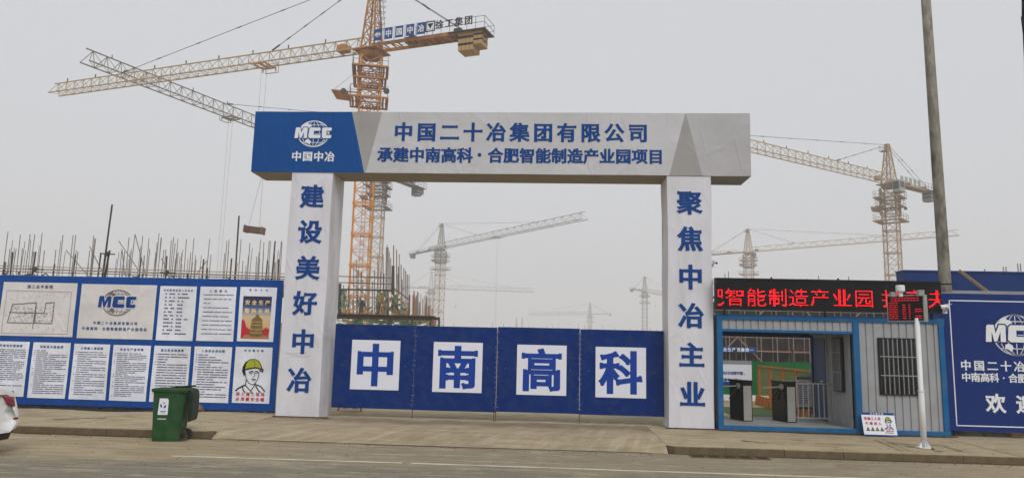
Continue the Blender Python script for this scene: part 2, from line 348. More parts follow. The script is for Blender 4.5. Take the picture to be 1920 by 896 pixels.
def glyph(ch, bold):
    k = (ch, bold)
    if k not in _gl:
        cu = bpy.data.curves.new('g', 'FONT'); cu.body = ch; cu.size = 1; cu.resolution_u = 3
        if bold < 0: cu.offset = bold
        o = bpy.data.objects.new('g', cu); link(o)
        dg = bpy.context.evaluated_depsgraph_get(); dg.update()
        me = bpy.data.meshes.new_from_object(o.evaluated_get(dg))
        g_ = ([(v.co.x, v.co.y) for v in me.vertices], [tuple(p.vertices) for p in me.polygons])
        _gl[k] = fatten(*g_, bold) if bold > 0 and g_[0] else g_
        bpy.data.objects.remove(o); bpy.data.curves.remove(cu); bpy.data.meshes.remove(me)
    return _gl[k]
def char(mb, ch, cx, cz, w, h, Y, bold=.03, mi=0, frame=None):
    if ch == ' ': return
    vs, fs = glyph(ch, bold)
    if not vs: return
    if ord(ch) > 0x2000: ox, oz, sw, sh = .5, .38, 1/.97, 1/.97
    else:
        xs = [v[0] for v in vs]; ox, oz = (min(xs)+max(xs))/2, .36; sw = sh = 1.1
    if frame is None: pts = [(cx+(x-ox)*w*sw, Y, cz+(z-oz)*h*sh) for x, z in vs]
    else:
        o, u, v = frame; pts = [o+u*(cx+(x-ox)*w*sw)+v*(cz+(z-oz)*h*sh) for x, z in vs]
    mb.add(pts, fs, mi)
def row(mb, s, x0, z0, x1, z1, h, Y, bold=.03, mi=0, cw=None, frame=None):
    n = len(s); cw = cw or h
    for i, ch in enumerate(s):
        t = (i*(x1-x0-cw)/max(1, n-1)+cw/2)/(x1-x0) if n > 1 else .5
        char(mb, ch, x0+(x1-x0)*t, z0+(z1-z0)*t, cw, h, Y, bold, mi, frame)
def rowparts(s, x0, z0, x1, z1, h, Y, bold, matn, parent):
    for i, ch in enumerate(s):
        q = MB(); n = len(s); t = (i*(x1-x0-h)/(n-1)+h/2)/(x1-x0); char(q, ch, x0+(x1-x0)*t, z0+(z1-z0)*t, h, h, Y, bold); part('character', q, matn, parent)
def dashes(mb, x0, x1, z, h, Y, rnd, mi=0):            # a line of print too small to read
    x = x0
    while x < x1:
        ln = min(rnd.uniform(.07, .3), x1-x)
        if ln > .015: mb.flat([(x, z), (x+ln, z), (x+ln, z+h), (x, z+h)], Y, mi)
        x += ln+rnd.uniform(.012, .03)
# globe emblem with three block letters: material slots = (globe lines, letters, letter outline)
LET = [[(0, 0), (.07, .9), (.13, 1), (.5, 1), (.58, .5), (.8, 1), (1.12, 1), (1.17, .93), (1.14, 0), (.84, 0), (.86, .6), (.64, .02), (.48, .02), (.36, .6), (.33, 0)],
       [(.14, 0), (1.02, 0), (1.12, .08), (1.12, .33), (.5, .33), (.5, .69), (1.1, .69), (1.1, .92), (1.02, 1), (.2, 1), (.08, .9), (0, .14)],
       [(.12, 0), (.78, 0), (.86, .08), (.88, .3), (.42, .3), (.42, .7), (.86, .7), (.9, .9), (.84, 1), (.12, 1), (0, .88), (0, .12)]]
def emblem(cx, cz, rx, rz, lh, Y):
    mb = MB(); lw = rx*.045
    def ell(a, b): return [(cx+a*math.cos(t*math.pi/24), cz+b*math.sin(t*math.pi/24)) for t in range(48)]
    mb.strip2(ell(rx, rz), lw*1.3, Y, 0, True); mb.strip2(ell(rx*.38, rz), lw*.8, Y, 0, True); mb.strip2(ell(rx*.75, rz), lw*.8, Y, 0, True)
    mb.strip2([(cx, cz-rz), (cx, cz+rz)], lw*.8, Y, 0)
    for k in (-.68, .68, .35, -.35, 0):
        a = rx*math.sqrt(1-k*k); mb.strip2([(cx-a, cz+k*rz), (cx+a, cz+k*rz)], lw*.8, Y, 0)
    Yc = Y-.0015
    for sh in ([(-.95, .15), (-.88, .45), (-.66, .75), (-.42, .9), (-.38, .78), (-.2, .7), (-.1, .5), (.15, .44), (.3, .3), (.05, .3), (-.2, .1), (-.45, .0)],
               [(.42, .38), (.56, .5), (.66, .38), (.9, .3), (.97, .1), (.8, -.05), (.62, .05), (.5, .2)],
               [(-.5, -.48), (-.34, -.42), (-.2, -.5), (-.14, -.66), (-.26, -.84), (-.38, -.72), (-.52, -.68)],
               [(.66, -.5), (.78, -.46), (.72, -.6)]):
        mb.flat([(cx+a*rx, cz+b*rz) for a, b in sh], Yc, 0)
    tw = 1.17+.09+1.12+.13+.9; x = cx-tw*lh/2*1.02; gap = (.09, .13, 0); z0 = cz-lh*.42
    for L_, g in zip(LET, gap):
        pts = [(x+a*lh, z0+b*lh) for a, b in L_]
        mb.strip2(pts, lh*.15, Yc-.0012, 2, True); mb.flat(pts, Yc-.002, 2)
        mb.flat(pts, Yc-.0035, 1)
        x += (max(a for a, b in L_)+g)*lh
    return mb

# ------------------------------------------------------------------ ground
g = MB(); g.poly([(-1500, -300, -.06), (1500, -300, -.06), (1500, 1500, -.06), (-1500, 1500, -.06)])
structure('ground', g, 'pave', 'bare tan earth that carries road and building site')
road = MB(); road.add([(-400, -40, 0), (400, -40, 0), (400, 13.46, 0), (-400, 13.46, 0)], [(0, 1, 2, 3)])
structure('road', road, 'road', 'grey asphalt road under drifted brown dust')
site = MB(); site.poly([(-1500, 17.3, .145), (1500, 17.3, .145), (1500, 1500, .145), (-1500, 1500, .145)])
structure('site_ground', site, 'pave', 'dusty concrete ground of the building site behind the gate')
def slab(x0, x1, y0, y1, z0, z1):
    m = MB(); nx = max(1, int((x1-x0)/.4)); 
    m.add([(x0, y0, -.05), (x1, y0, -.05), (x1, y1, -.05), (x0, y1, -.05), (x0, y0, z0), (x1, y0, z0), (x1, y1, z1), (x0, y1, z1)],
          [(0, 3, 2, 1), (4, 5, 6, 7), (0, 1, 5, 4), (1, 2, 6, 5), (2, 3, 7, 6), (3, 0, 4, 7)]); return m
XL, XR, KY = -6.22, 1.98, 13.42
rnd = random.Random(3)
def pavement(x0, x1, label, seed):                     # cast bays with recessed joints
    root = link(bpy.data.objects.new('pavement', None)); tag(root, label, None, None, 'structure'); W[root] = Matrix.Identity(4)
    rr = random.Random(seed); x = x0
    base = slab(x0, x1, KY+.12, 17.28, .11, .13); part('paving_bed', base, 'crack', root)
    while x < x1-.01:
        nx = min(x1, x+3.0)
        for ya, yb in ((KY+.125, 15.2), (15.215, 17.27)):
            t = rr.uniform(-.003, .003); za = .13+(.15-.13)*(ya-KY)/3.8+t; zb = .13+(.15-.13)*(yb-KY)/3.8+t
            part('paving_bay', slab(x+.007, nx-.007, ya, yb, za, zb), 'pave', root)
        x = nx
    return root
pavement(-30.22, XL, 'dusty tan concrete pavement left of the driveway', 1)
pavement(XR, 31.98, 'dusty tan concrete pavement right of the driveway', 2)
dr = MB(); ys = [KY+.0, KY+.1, KY+.25, KY+.45, KY+.7, KY+1.0, 14.9, 15.6, 16.2, 16.8, 17.3]; nx = 60; vs = []
for y in ys:
    for i in range(nx+1):
        x = XL+(XR-XL)*i/nx; e = min(i, nx-i)/nx*(XR-XL)                 # the ramp warps up to meet both pavements
        L_ = .2+1.0*min(1, e/1.2); f_ = min(1, (y-KY)/L_); f_ = f_*f_*(3-2*f_)
        vs.append((x, y+(.02*math.sin(x*2.1)+.015*math.sin(x*5.3) if y < KY+.05 else 0), .005+(.128+.02*(y-KY)/3.8)*f_+.003*math.sin(x*3.3+y*2)*f_))
dr.add(vs, [(j*(nx+1)+i, j*(nx+1)+i+1, (j+1)*(nx+1)+i+1, (j+1)*(nx+1)+i) for j in range(len(ys)-1) for i in range(nx)])
structure('driveway', dr, 'drive', 'sloped concrete driveway with tyre tracks leading to the blue gate', True)
def kerb(x0, x1, label, endl, endr):
    root = link(bpy.data.objects.new('kerb', None)); tag(root, label, None, None, 'structure'); W[root] = Matrix.Identity(4)
    x = x0; rr = random.Random(int(x0*7)); shared = {}
    while x < x1-.01:
        L_ = min(1.0, x1-x); last = x+L_ > x1-.01; first = x < x0+.01
        if (L_, last, first) not in shared:
            m = MB(); a, b = .004, L_-.004; ca = .12 if (first and endl) else 0; cb = .16 if (last and endr) else 0
            prof = [(0, -.05), (0, .118), (.012, .13), (.12, .132), (.12, -.05)]
            vs = [(a+(ca if k < 3 else 0), y, z) for k, (y, z) in enumerate(prof)]+[(b-(cb if k < 3 else 0), y, z) for k, (y, z) in enumerate(prof)]
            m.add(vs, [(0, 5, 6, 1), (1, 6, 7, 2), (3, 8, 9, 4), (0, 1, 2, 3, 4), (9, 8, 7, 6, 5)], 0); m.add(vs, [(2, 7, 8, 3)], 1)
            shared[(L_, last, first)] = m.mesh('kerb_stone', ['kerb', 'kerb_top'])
        part('kerb_stone', shared[(L_, last, first)], None, root, world=False, loc=(x, KY+rr.uniform(-.006, .006), rr.uniform(-.004, .004)))
        x += L_
kerb(-30.22, XL, 'concrete kerb left of the driveway', False, True)
kerb(XR, 31.98, 'concrete kerb right of the driveway', True, False)
# silt line where driveway and kerbs meet the road
m = MB(); rr = random.Random(5); x = -20; 
while x < 14:
    ln = rr.uniform(.2, .6); wv = rr.uniform(.008, .03)*(1.0 if XL < x < XR else 2.2); y = KY-.014+.02*math.sin(x*.9)+rr.uniform(-.008, .008)*(1 if XL < x < XR else .2)
    pts = [(x, y-wv, .004), (x+ln, y-wv*rr.uniform(.5, 1.4), .004), (x+ln+.02, y+.02, .008), (x-.02, y+.02, .008)]
    m.add(pts, [(0, 1, 2, 3)]); x += ln*.96
o = part('silt', m, 'crack'); tag(o, 'dark silt gathered along the foot of the kerb', 'silt', kind='stuff')
# small stones on the road and pavement
m = MB(); rr = random.Random(9)
for i in range(1100):
    x = rr.uniform(-11, 10); y = rr.choice([rr.uniform(9.5, 13.35), rr.uniform(13.1, 13.36), rr.uniform(13.6, 16)]); r_ = rr.uniform(.006, .02)
    z = .0 if y < 13.4 else (.13 if (x < XL or x > XR) else .006+(y-KY)*.05)
    c = Vector((x, y, z)); t = rr.uniform(0, 6)
    vs = [c+Vector((r_*math.cos(t+k*1.57)*rr.uniform(.7, 1.2), r_*math.sin(t+k*1.57), 0)) for k in range(4)]+[c+Vector((0, 0, r_*.8))]
    m.add(vs, [(0, 1, 4), (1, 2, 4), (2, 3, 4), (3, 0, 4)])
o = part('gravel', m, 'rubble'); tag(o, 'loose grit scattered over road and pavement', 'grit', kind='stuff')
# edge line
m = MB(); rr = random.Random(4)
def line(x0, x1, ya, yb):
    n = int((x1-x0)/.15); up = []; dn = []
    for i in range(n+1):
        t = i/n; y = ya+(yb-ya)*t; up.append((x0+(x1-x0)*t, y+.045+rr.uniform(-.008, .008), .004)); dn.append((x0+(x1-x0)*t, y-.045+rr.uniform(-.008, .008), .004))
    m.add(up+dn, [(i, i+1, n+2+i, n+1+i) for i in range(n)])
line(-5.9, -2.32, 11.4, 11.47); line(-2.18, 14, 11.47, 11.5)
structure('road_marking', m, 'marking', 'thin worn white line along the road with a small gap')
# drain grate at right kerb: five slabs
root = thing('drain_grate', 'row of brown drain covers in the road at the right kerb', 'drain', (2.95, 13.25, 0))
for i in range(5):
    x0 = 2.32+i*.27
    q = MB(); q.box(x0, 13.05+.02*i*0, .0, x0+.255, 13.33, .012, 0)
    for k in range(5): q.box(x0+.03, 13.08+k*.05, .012, x0+.225, 13.1+k*.05, .018, 1)
    part('grate_slab', q, ['kerb', 'crack'], root)

# ------------------------------------------------------------------ entrance arch
GY = 16.19; GD = .92
def wob(x, z, s=1): return .006*s*(math.sin(x*2.3+z*.7)+.7*math.sin(z*2.9-x*1.3)+.5*math.sin(x*5.1+z*4.3))
def wy(x, y, z): return (x, y-wob(x, z), z)
xa, xb, xc, xd = -6.11, -5.16, 2.42, 3.36
bx0, bx1, bz0, bz1 = -7.10, 4.26, 5.64, 7.06
# heights come from the survey
bz1 = P(900, 211, GY)[1]; bz0 = P(900, 326, GY)[1]; bx0 = (P(480, 209, GY)[0]+P(470, 321, GY)[0])/2; bx1 = (P(1406, 213, GY)[0]+P(1408, 330, GY)[0])/2
xa = (P(548, 322, GY)[0]+P(515, 781, GY)[0])/2; xb = (P(624, 323, GY)[0]+P(597, 784, GY)[0])/2
xc = (P(1252, 328, GY)[0]+P(1254, 802, GY)[0])/2; xd = (P(1332, 329, GY)[0]+P(1341, 807, GY)[0])/2
arch = thing('entrance_arch', 'white and blue fabric covered site entrance arch with company lettering', 'archway', ((xa+xd)/2, GY+.45, .15))
def beam_face(pts, mi, mb):                            # polygon of px corners cut into a fine grid
    q = [P(*p, GY) for p in pts]; 
    tl, tr, br, bl = q; nx = max(2, int(abs(tr[0]-tl[0])/.2)); nz = 7; vs = []
    for j in range(nz+1):
        for i in range(nx+1):
            s = i/nx; t = j/nz
            xt = tl[0]+(tr[0]-tl[0])*s; xbm = bl[0]+(br[0]-bl[0])*s
            x = xt+(xbm-xt)*t; vs.append((x, GY, bz1+(bz0-bz1)*t))
    mb.add(vs, [(j*(nx+1)+i, j*(nx+1)+i+1, (j+1)*(nx+1)+i+1, (j+1)*(nx+1)+i) for j in range(nz) for i in range(nx)], mi)
bm = MB()
L0 = (480, 209); 
beam_face([(479, 209), (660, 210), (683, 321), (471, 320)], 0, bm)
beam_face([(660, 210), (717, 211), (686, 321), (683, 321)], 1, bm)
beam_face([(717, 211), (1285, 213), (1255, 328), (686, 321)], 2, bm)
beam_face([(1285, 213), (1286, 213), (1317, 329), (1255, 328)], 1, bm)
beam_face([(1286, 213), (1406, 213), (1408, 330), (1317, 329)], 4, bm)
bm.warp(lambda x, y, z: (min(max(x, bx0), bx1), y-wob(x, z), z))
# top, soffit, back and ends
def wallgrid(mb, a, b, c, d, n1, n2, mi):
    a, b, c, d = map(Vector, (a, b, c, d)); vs = []
    for j in range(n2+1):
        for i in range(n1+1):
            s = i/n1; t = j/n2; vs.append((a*(1-s)+b*s)*(1-t)+(d*(1-s)+c*s)*t)
    mb.add(vs, [(j*(n1+1)+i, j*(n1+1)+i+1, (j+1)*(n1+1)+i+1, (j+1)*(n1+1)+i) for j in range(n2) for i in range(n1)], mi)
yb = GY+GD
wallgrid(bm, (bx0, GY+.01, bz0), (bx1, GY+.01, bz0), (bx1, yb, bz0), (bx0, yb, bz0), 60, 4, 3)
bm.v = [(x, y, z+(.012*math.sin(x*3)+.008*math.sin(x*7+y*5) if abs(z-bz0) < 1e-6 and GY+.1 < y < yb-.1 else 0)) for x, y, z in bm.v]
wallgrid(bm, (bx0, GY+.01, bz1), (bx1, GY+.01, bz1), (bx1, yb, bz1), (bx0, yb, bz1), 2, 1, 2)
wallgrid(bm, (bx0, yb, bz0), (bx1, yb, bz0), (bx1, yb, bz1), (bx0, yb, bz1), 2, 1, 2)
wallgrid(bm, (bx0, GY, bz0), (bx0, yb, bz0), (bx0, yb, bz1), (bx0, GY, bz1), 2, 2, 0)
wallgrid(bm, (bx1, GY, bz0), (bx1, yb, bz0), (bx1, yb, bz1), (bx1, GY, bz1), 2, 2, 4)
beam = part('beam', bm, ['beam_blue', 'fabric_dark', 'fabric_grey', 'soffit', 'fabric_pale'], arch)
LY = GY-.009
def pxrow(mb, s, p0, p1, hpx, Y, bold=.035, mi=0, wpx=None):
    a = P(*p0, Y); b = P(*p1, Y); k = math.hypot(b[0]-a[0], b[1]-a[1])/math.hypot(p1[0]-p0[0], p1[1]-p0[1])
    n = len(s); cw = (wpx or hpx)*k
    for i, ch in enumerate(s):
        t = .5 if n == 1 else ((i*(math.hypot(p1[0]-p0[0], p1[1]-p0[1])-(wpx or hpx))/(n-1))+(wpx or hpx)/2)/math.hypot(p1[0]-p0[0], p1[1]-p0[1])
        one = MB(); char(one, ch, a[0]+(b[0]-a[0])*t, (a[1]+b[1])/2, cw, hpx*k, Y, bold, mi); one.warp(wy); part('character', one, SPLIT[1], SPLIT[0])
t1 = MB(); SPLIT = (beam, 'print_navy'); pxrow(t1, '中国二十冶集团有限公司', (739, 246), (1215, 250.5), 36, LY, .038)
pxrow(t1, '承建中南高科', (708, 290), (886, 291), 28.5, LY, .04); pxrow(t1, '合肥智能制造产业园项目', (915, 290.5), (1244, 294.5), 28.5, LY, .04)
c = P(899, 290.5, LY); t1.flat([(c[0]+.045*math.cos(k*.628), c[1]+.045*math.sin(k*.628)) for k in range(10)], LY)
t1.warp(wy); part('dot', t1, 'print_navy', beam)
k_ = P(589, 293, LY); e = emblem(*P(588, 251, LY), .36, .305, .255, LY); e.warp(wy); part('emblem', e, ['print_white', 'print_white', 'beam_blue'], beam)
SPLIT = (beam, 'print_white'); pxrow(None, '中国中冶', (547, 293), (627, 293.5), 18.5, LY, .035)
def column(x0, x1, chars, cxs, side):
    mb = MB(); y1 = GY+GD
    mb.grid(x0, .13, x1, bz0+.01, GY+.018, 8, 50, 0)
    mb.warp(lambda x, y, z: (x+.008*math.sin(z*2.1+x)*(1 if x > (x0+x1)/2 else -1), y-wob(x, z, .9)-.0015*math.sin(z*9+x*3), z))
    n = MB()
    for xx in (x0, x1): wallgrid(n, (xx, GY+.018, .13), (xx, y1, .13), (xx, y1, bz0-.003), (xx, GY+.018, bz0-.003), 5, 50, 1)
    n.warp(lambda x, y, z: (x+.008*math.sin(z*2.1+x)*(1 if x > (x0+x1)/2 else -1)+.012*math.sin(z*3.3+y*4)*(y-GY), y, z))
    wallgrid(n, (x0, y1, .13), (x1, y1, .13), (x1, y1, bz0-.003), (x0, y1, bz0-.003), 2, 2, 1)
    mb.add(n.v, n.f, 1)
    col = part('column', mb, ['fabric', 'fabric_side'], arch)
    for ch, (px, py) in zip(chars, cxs):
        t = MB(); a = P(px, py, GY); char(t, ch, a[0], a[1], .53, .53, GY+.006, .04)
        t.warp(lambda x, y, z: (x, y-wob(x, z, .9)-.0015*math.sin(z*9+x*3), z)); part('character', t, 'print_navy', col)
    return col
colL = column(xa, xb, '建设美好中冶', [(585, 368), (581, 434), (577, 502), (572, 568), (568, 640), (561, 712)], 0)
colR = column(xc, xd, '聚焦中冶主业', [(1293, 379), (1294, 447.5), (1295, 519), (1296, 591), (1297, 665), (1298.5, 739)], 1)
# pencilled scribble on the left column
s_ = MB(); rr = random.Random(8)
for r0, (px, py, n) in enumerate([(537, 662, 9), (549, 668, 8)]):
    for i in range(n):
        a = P(px+i*4.5, py+rr.uniform(-1, 1), GY); s_.strip2([(a[0]+rr.uniform(-.02, .02), a[1]+rr.uniform(-.02, .02)) for _ in range(4)], .005, GY+.006, 0)
part('pencil_marks', s_, 'print_grey', colL)
def contact_shade(label, x0, x1, y, seed, z=.15):  # contact shade at a foot, laid as ragged soil-coloured strips
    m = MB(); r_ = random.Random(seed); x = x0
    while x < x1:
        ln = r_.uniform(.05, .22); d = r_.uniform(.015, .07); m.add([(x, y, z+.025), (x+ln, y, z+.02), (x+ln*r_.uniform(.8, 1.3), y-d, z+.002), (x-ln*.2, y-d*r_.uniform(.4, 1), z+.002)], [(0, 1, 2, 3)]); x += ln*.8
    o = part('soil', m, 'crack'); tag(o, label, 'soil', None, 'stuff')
contact_shade('soil-coloured strip drawn as contact shade at the foot of the left arch column', xa-.05, xb+.05, GY+.005, 1); contact_shade('soil-coloured strip drawn as contact shade at the foot of the right arch column', xc-.05, xd+.03, GY+.005, 2)
contact_shade('soil-coloured strip drawn as contact shade along the foot of the guard booth', 3.45, 8.15, 16.09, 3)
# ------------------------------------------------------------------ gate of four blue leaves
TY = 16.65; gx0 = P(622, 762, TY)[0]; gx1 = P(1242, 780, TY)[0]; gz0, gz1 = .345, 2.21
gate = thing('folding_gate', 'closed navy steel site gate of four leaves with white character panels', 'gate', ((gx0+gx1)/2, TY, .15))
seams = [gx0-.02, P(776, 690, TY)[0], P(931, 700, TY)[0], P(1087, 700, TY)[0], gx1+.05]
sq = [(661, 636.6, 751, 638.4, 656, 729, 747.4, 731.5), (814, 640, 905.6, 643, 810, 733.7, 902.7, 736.6), (970, 645.7, 1062.4, 647.5, 968, 739, 1061.7, 741.7), (1117, 649.3, 1210.9, 651.9, 1116.3, 744, 1211.6, 746.8)]
for i in range(4):
    a, b = seams[i]+.006, seams[i+1]-.006; y = TY+(.0 if i < 2 else .012)
    dz = (.0, -.004, .012, .002)[i]
    q = MB(); q.box(a, y, gz0+dz, b, y+.004, gz1+dz, 0)                       # skin
    for zz in (gz0+.0, gz0+.6, gz1-.05): q.box(a, y+.004, zz+dz, b, y+.05, zz+.05+dz, 0)
    for xx in (a, (a+b)/2, b-.05): q.box(xx, y+.0045, gz0+dz+.05, xx+.05, y+.048, gz1+dz-.05, 0)
    q.box(a+.0, y-.003, (gz0+gz1)/2+dz-.004, b, y+.001, (gz0+gz1)/2+dz-.001, 1)
    leaf = part('gate_leaf', q, ['gate_blue', 'cabin_blue'], gate)
    rv = MB()
    for k in range(17):
        zz = gz0+.1+k*.11+dz
        for xx in ((a+.02, b-.02) if i in (1, 2) else ((b-.02,) if i == 0 else (a+.02,))):
            if rr.random() < .75: rv.tube((xx, y-.004, zz), (xx, y+.002, zz), .006, None, 6)
    for k in range(7): rv.tube((a+.2+k*(b-a-.4)/6, y-.004, (gz0+gz1)/2+dz+.02), (a+.2+k*(b-a-.4)/6, y+.002, (gz0+gz1)/2+dz+.02), .005, None, 6)
    part('rivets', rv, 'print_white', leaf)
    s = sq[i]; X0 = (P(s[0], s[1], TY)[0]+P(s[4], s[5], TY)[0])/2; X1 = (P(s[2], s[3], TY)[0]+P(s[6], s[7], TY)[0])/2
    Z1 = (P(s[0], s[1], TY)[1]+P(s[2], s[3], TY)[1])/2; Z0 = (P(s[4], s[5], TY)[1]+P(s[6], s[7], TY)[1])/2
    q = MB(); q.box(X0, y-.014, Z0, X1, y-.004, Z1, 0); pn = part('character_panel', q, 'panel_white', gate)
    t = MB(); char(t, '中南高科'[i], (X0+X1)/2, (Z0+Z1)/2, (X1-X0)*.82, (Z1-Z0)*.84, y-.017, .04); part('lettering', t, 'print_navy2', pn)
    if i < 3:
        q = MB(); xx = seams[i+1]; q.tube((xx, TY+.03, .15), (xx, TY+.03, gz0+.1), .012, None, 6)
        if i == 1: q.tube((xx-.04, TY+.03, .15), (xx-.04, TY+.03, gz0+.1), .012, None, 6)
        part('drop_bolt', q, 'rust', gate)
for xx in (gx0+.03, gx1-.0):
    q = MB(); q.box(xx-.03, TY+.06, .36, xx+.03, TY+.12, 2.2); part('gate_post', q, 'gate_blue', gate)
# small bits seen under the left end of the gate
root = thing('barrier_board', 'small orange and white barrier board behind the left gate post', 'barrier', (-5.05, 18.1, .15))
for k in range(5):
    q = MB(); q.box(-5.3+k*.12, 18.1, .2, -5.3+k*.12+.115, 18.13, .62); part('stripe_board', q, 'orange' if k % 2 else 'white_paint', root)
q = MB(); q.box(-5.3, 18.08, .15, -5.26, 18.1, .66); q.box(-4.74, 18.08, .15, -4.7, 18.1, .66); part('leg', q, 'orange', root)

# ------------------------------------------------------------------ notice board on the left
BY = 16.9
def bw(x, y, z): return (x, y-.008*(math.sin(x*1.9+z*1.2)+.8*math.sin(x*3.7-z*2.9)+.22*math.sin(z*6+x*7)), z)
board = thing('notice_board', 'long blue fabric notice board with two rows of white posters', 'notice board', (-10, BY, .15))
q = MB(); q.grid(-18, .19, -6.42, 3.205, BY, 110, 30, 0); q.warp(bw); part('backing_sheet', q, 'board_blue', board)
for zz in (3.19, .24): q = MB(); q.bar((-18, BY+.05, zz), (-6.42, BY+.05, zz), .04); part('frame_rail', q, 'galv', board)
for k in range(8):
    q = MB(); q.bar((-17.6+k*1.59, BY+.07, .1), (-17.6+k*1.59, BY+.07, 3.2), .05); part('post', q, 'pipe_dark', board)
def rect(tl, tr, br, bl):
    A = [P(*p, BY-.02) for p in (tl, tr, br, bl)]
    return (A[0][0]+A[3][0])/2, (A[2][1]+A[3][1])/2, (A[1][0]+A[2][0])/2, (A[0][1]+A[1][1])/2
top = [((4, 527), (146, 532), (134.6, 632), (-3, 628)), ((152, 531.6), (294.5, 535), (285, 637), (145, 633)), ((301, 535.7), (369.5, 537), (360, 639), (291, 637.5)),
       ((376, 537), (445, 538), (436, 639.5), (367, 639)), ((452, 538), (520, 538.5), (511.6, 640.5), (443, 639.5))]
bot = [((-12, 639), (56, 640.5), (43, 744), (-25, 741)), ((63, 641), (133, 643), (120, 747), (50, 745)), ((139.5, 643.5), (207.5, 646), (196, 750), (127, 747.5)),
       ((214.5, 646), (284, 648), (272, 752.5), (202, 750)), ((290, 648), (359, 649), (348, 754), (279, 753)), ((366, 649.5), (435.5, 650), (427, 755), (355, 753.5)), ((442, 650), (512, 651), (504, 756), (434, 755))]
PY_ = BY-.014; PT = BY-.019
def poster(rc, m='paper'):
    x0, z0, x1, z1 = rc; q = MB(); q.grid(x0, z0, x1, z1, PY_, max(4, int((x1-x0)/.1)), 12, 0); q.warp(bw)
    return part('poster', q, m, board)
def title(mb, s, rc, h, zoff=.1, wfrac=.6, mi=0):
    x0, z0, x1, z1 = rc; c = (x0+x1)/2; hw = (x1-x0)*wfrac/2; z = z1-zoff
    row(mb, s, c-hw, z, c+hw, z, h, PT, .03, mi)
# site plan
rc = rect(*top[0]); x0, z0, x1, z1 = rc; p = poster(rc, 'paper2'); q = MB(); title(q, '施工总平面图', rc, .085, .1, .34, 1)
def u(a, b): return (x0+(x1-x0)*a, z1-(z1-z0)*b)
q.strip2([u(.06, .16), u(.93, .17), u(.93, .95), u(.06, .96)], .007, PT, 1, True)
q.strip2([u(.16, .42), u(.47, .38), u(.48, .76), u(.12, .76)], .022, PT, 0, True)
q.strip2([u(.13, .57), u(.59, .57), u(.6, .38), u(.71, .37), u(.71, .76), u(.47, .76)], .022, PT, 0); q.strip2([u(.47, .42), u(.46, .86)], .02, PT, 0)
for i in range(150):
    a, b = rr.uniform(.14, .69), rr.uniform(.44, .74); c = u(a, b); ln = rr.uniform(.01, .05); q.flat([c, (c[0]+ln, c[1]), (c[0]+ln, c[1]+.008), (c[0], c[1]+.008)], PT, 1)
for i in range(60):
    a, b = rr.uniform(.08, .9), rr.choice([rr.uniform(.2, .4), rr.uniform(.78, .93)]); c = u(a, b); ln = rr.uniform(.008, .03); q.flat([c, (c[0]+ln, c[1]), (c[0]+ln, c[1]+.006), (c[0], c[1]+.006)], PT, 1)
for a, b in ((.13, .32), (.09, .62), (.84, .25), (.8, .58), (.38, .85), (.67, .84), (.74, .88)):
    c = u(a, b); q.flat([(c[0]+.012*math.cos(k), c[1]+.012*math.sin(k)) for k in range(6)], PT-.001, 0)
q.warp(bw); part('site_plan_print', q, ['print_grey', 'print_line'], p)['kind'] = 'stuff'
# company poster
rc = rect(*top[1]); x0, z0, x1, z1 = rc; p = poster(rc, 'paper2'); q = MB()
row(q, '中国二十冶集团有限公司', *u(.2, .715), *u(.79, .715), .075, PT, .03); row(q, '中南高科·合肥智能制造产业园项目', *u(.06, .82), *u(.92, .82), .078, PT, .03)
q.warp(bw); part('lettering', q, 'print_navy', p)
e = emblem(*u(.5, .34), .365, .30, .27, PT); e.warp(bw); part('emblem', e, ['print_grey', 'print_navy', 'paper2'], p)
# staff list
def listing(rc, ttl, rows, seed, wf, two=False, th=.07, lh=.018, warm='paper', z_first=.2, step=None, num=True):
    global x0, z0, x1, z1
    x0, z0, x1, z1 = rc; p = poster(rc, warm); q = MB(); title(q, ttl, rc, th, .1, wf, 1); r_ = random.Random(seed)
    W_ = x1-x0; zz = z1-z_first; step = step or (zz-z0-.06)/rows; left = True
    for i in range(rows):
        if two:
            for a, b in ((.16, .42), (.5, .5+r_.choice([.15, .3]))):
                k = a
                while k < b: q.flat([u(k, 0)[0:1]+(zz,), (u(k+.045, 0)[0], zz), (u(k+.045, 0)[0], zz+.03), (u(k, 0)[0], zz+.03)], PT, 0); k += r_.choice([.052, .052, .11])
        else:
            full = r_.random() < .62
            if num and left: q.flat([(u(.06, 0)[0], zz), (u(.085, 0)[0], zz), (u(.085, 0)[0], zz+lh), (u(.06, 0)[0], zz+lh)], PT, 0)
            dashes(q, u(.12, 0)[0], u(.93 if full else r_.uniform(.3, .85), 0)[0], zz, lh, PT, r_)
            left = not full
        zz -= step
    q.warp(bw); part('printed_lines', q, ['print_line', 'print_navy'], p)['kind'] = 'stuff'; return p
listing(rect(*top[2]), '项目管理机构人员名单', 12, 11, .8, True, .05, warm='paper')
listing(rect(*top[3]), '工程概况', 10, 12, .48, False, .055, .017, num=False)
for rc_, ttl, n, sd, h_ in ((bot[0], '环境保护措施牌', 22, 21, .017), (bot[1], '消防保卫措施牌', 22, 22, .016), (bot[2], '文明施工措施牌', 20, 23, .016), (bot[3], '安全生产宣传牌', 23, 24, .015),
                            (bot[4], '扬尘防治措施牌', 17, 25, .02), (bot[5], '入场安全须知牌', 18, 26, .02)):
    listing(rect(*rc_), ttl, n, sd, .62, False, .062, h_, z_first=.2)
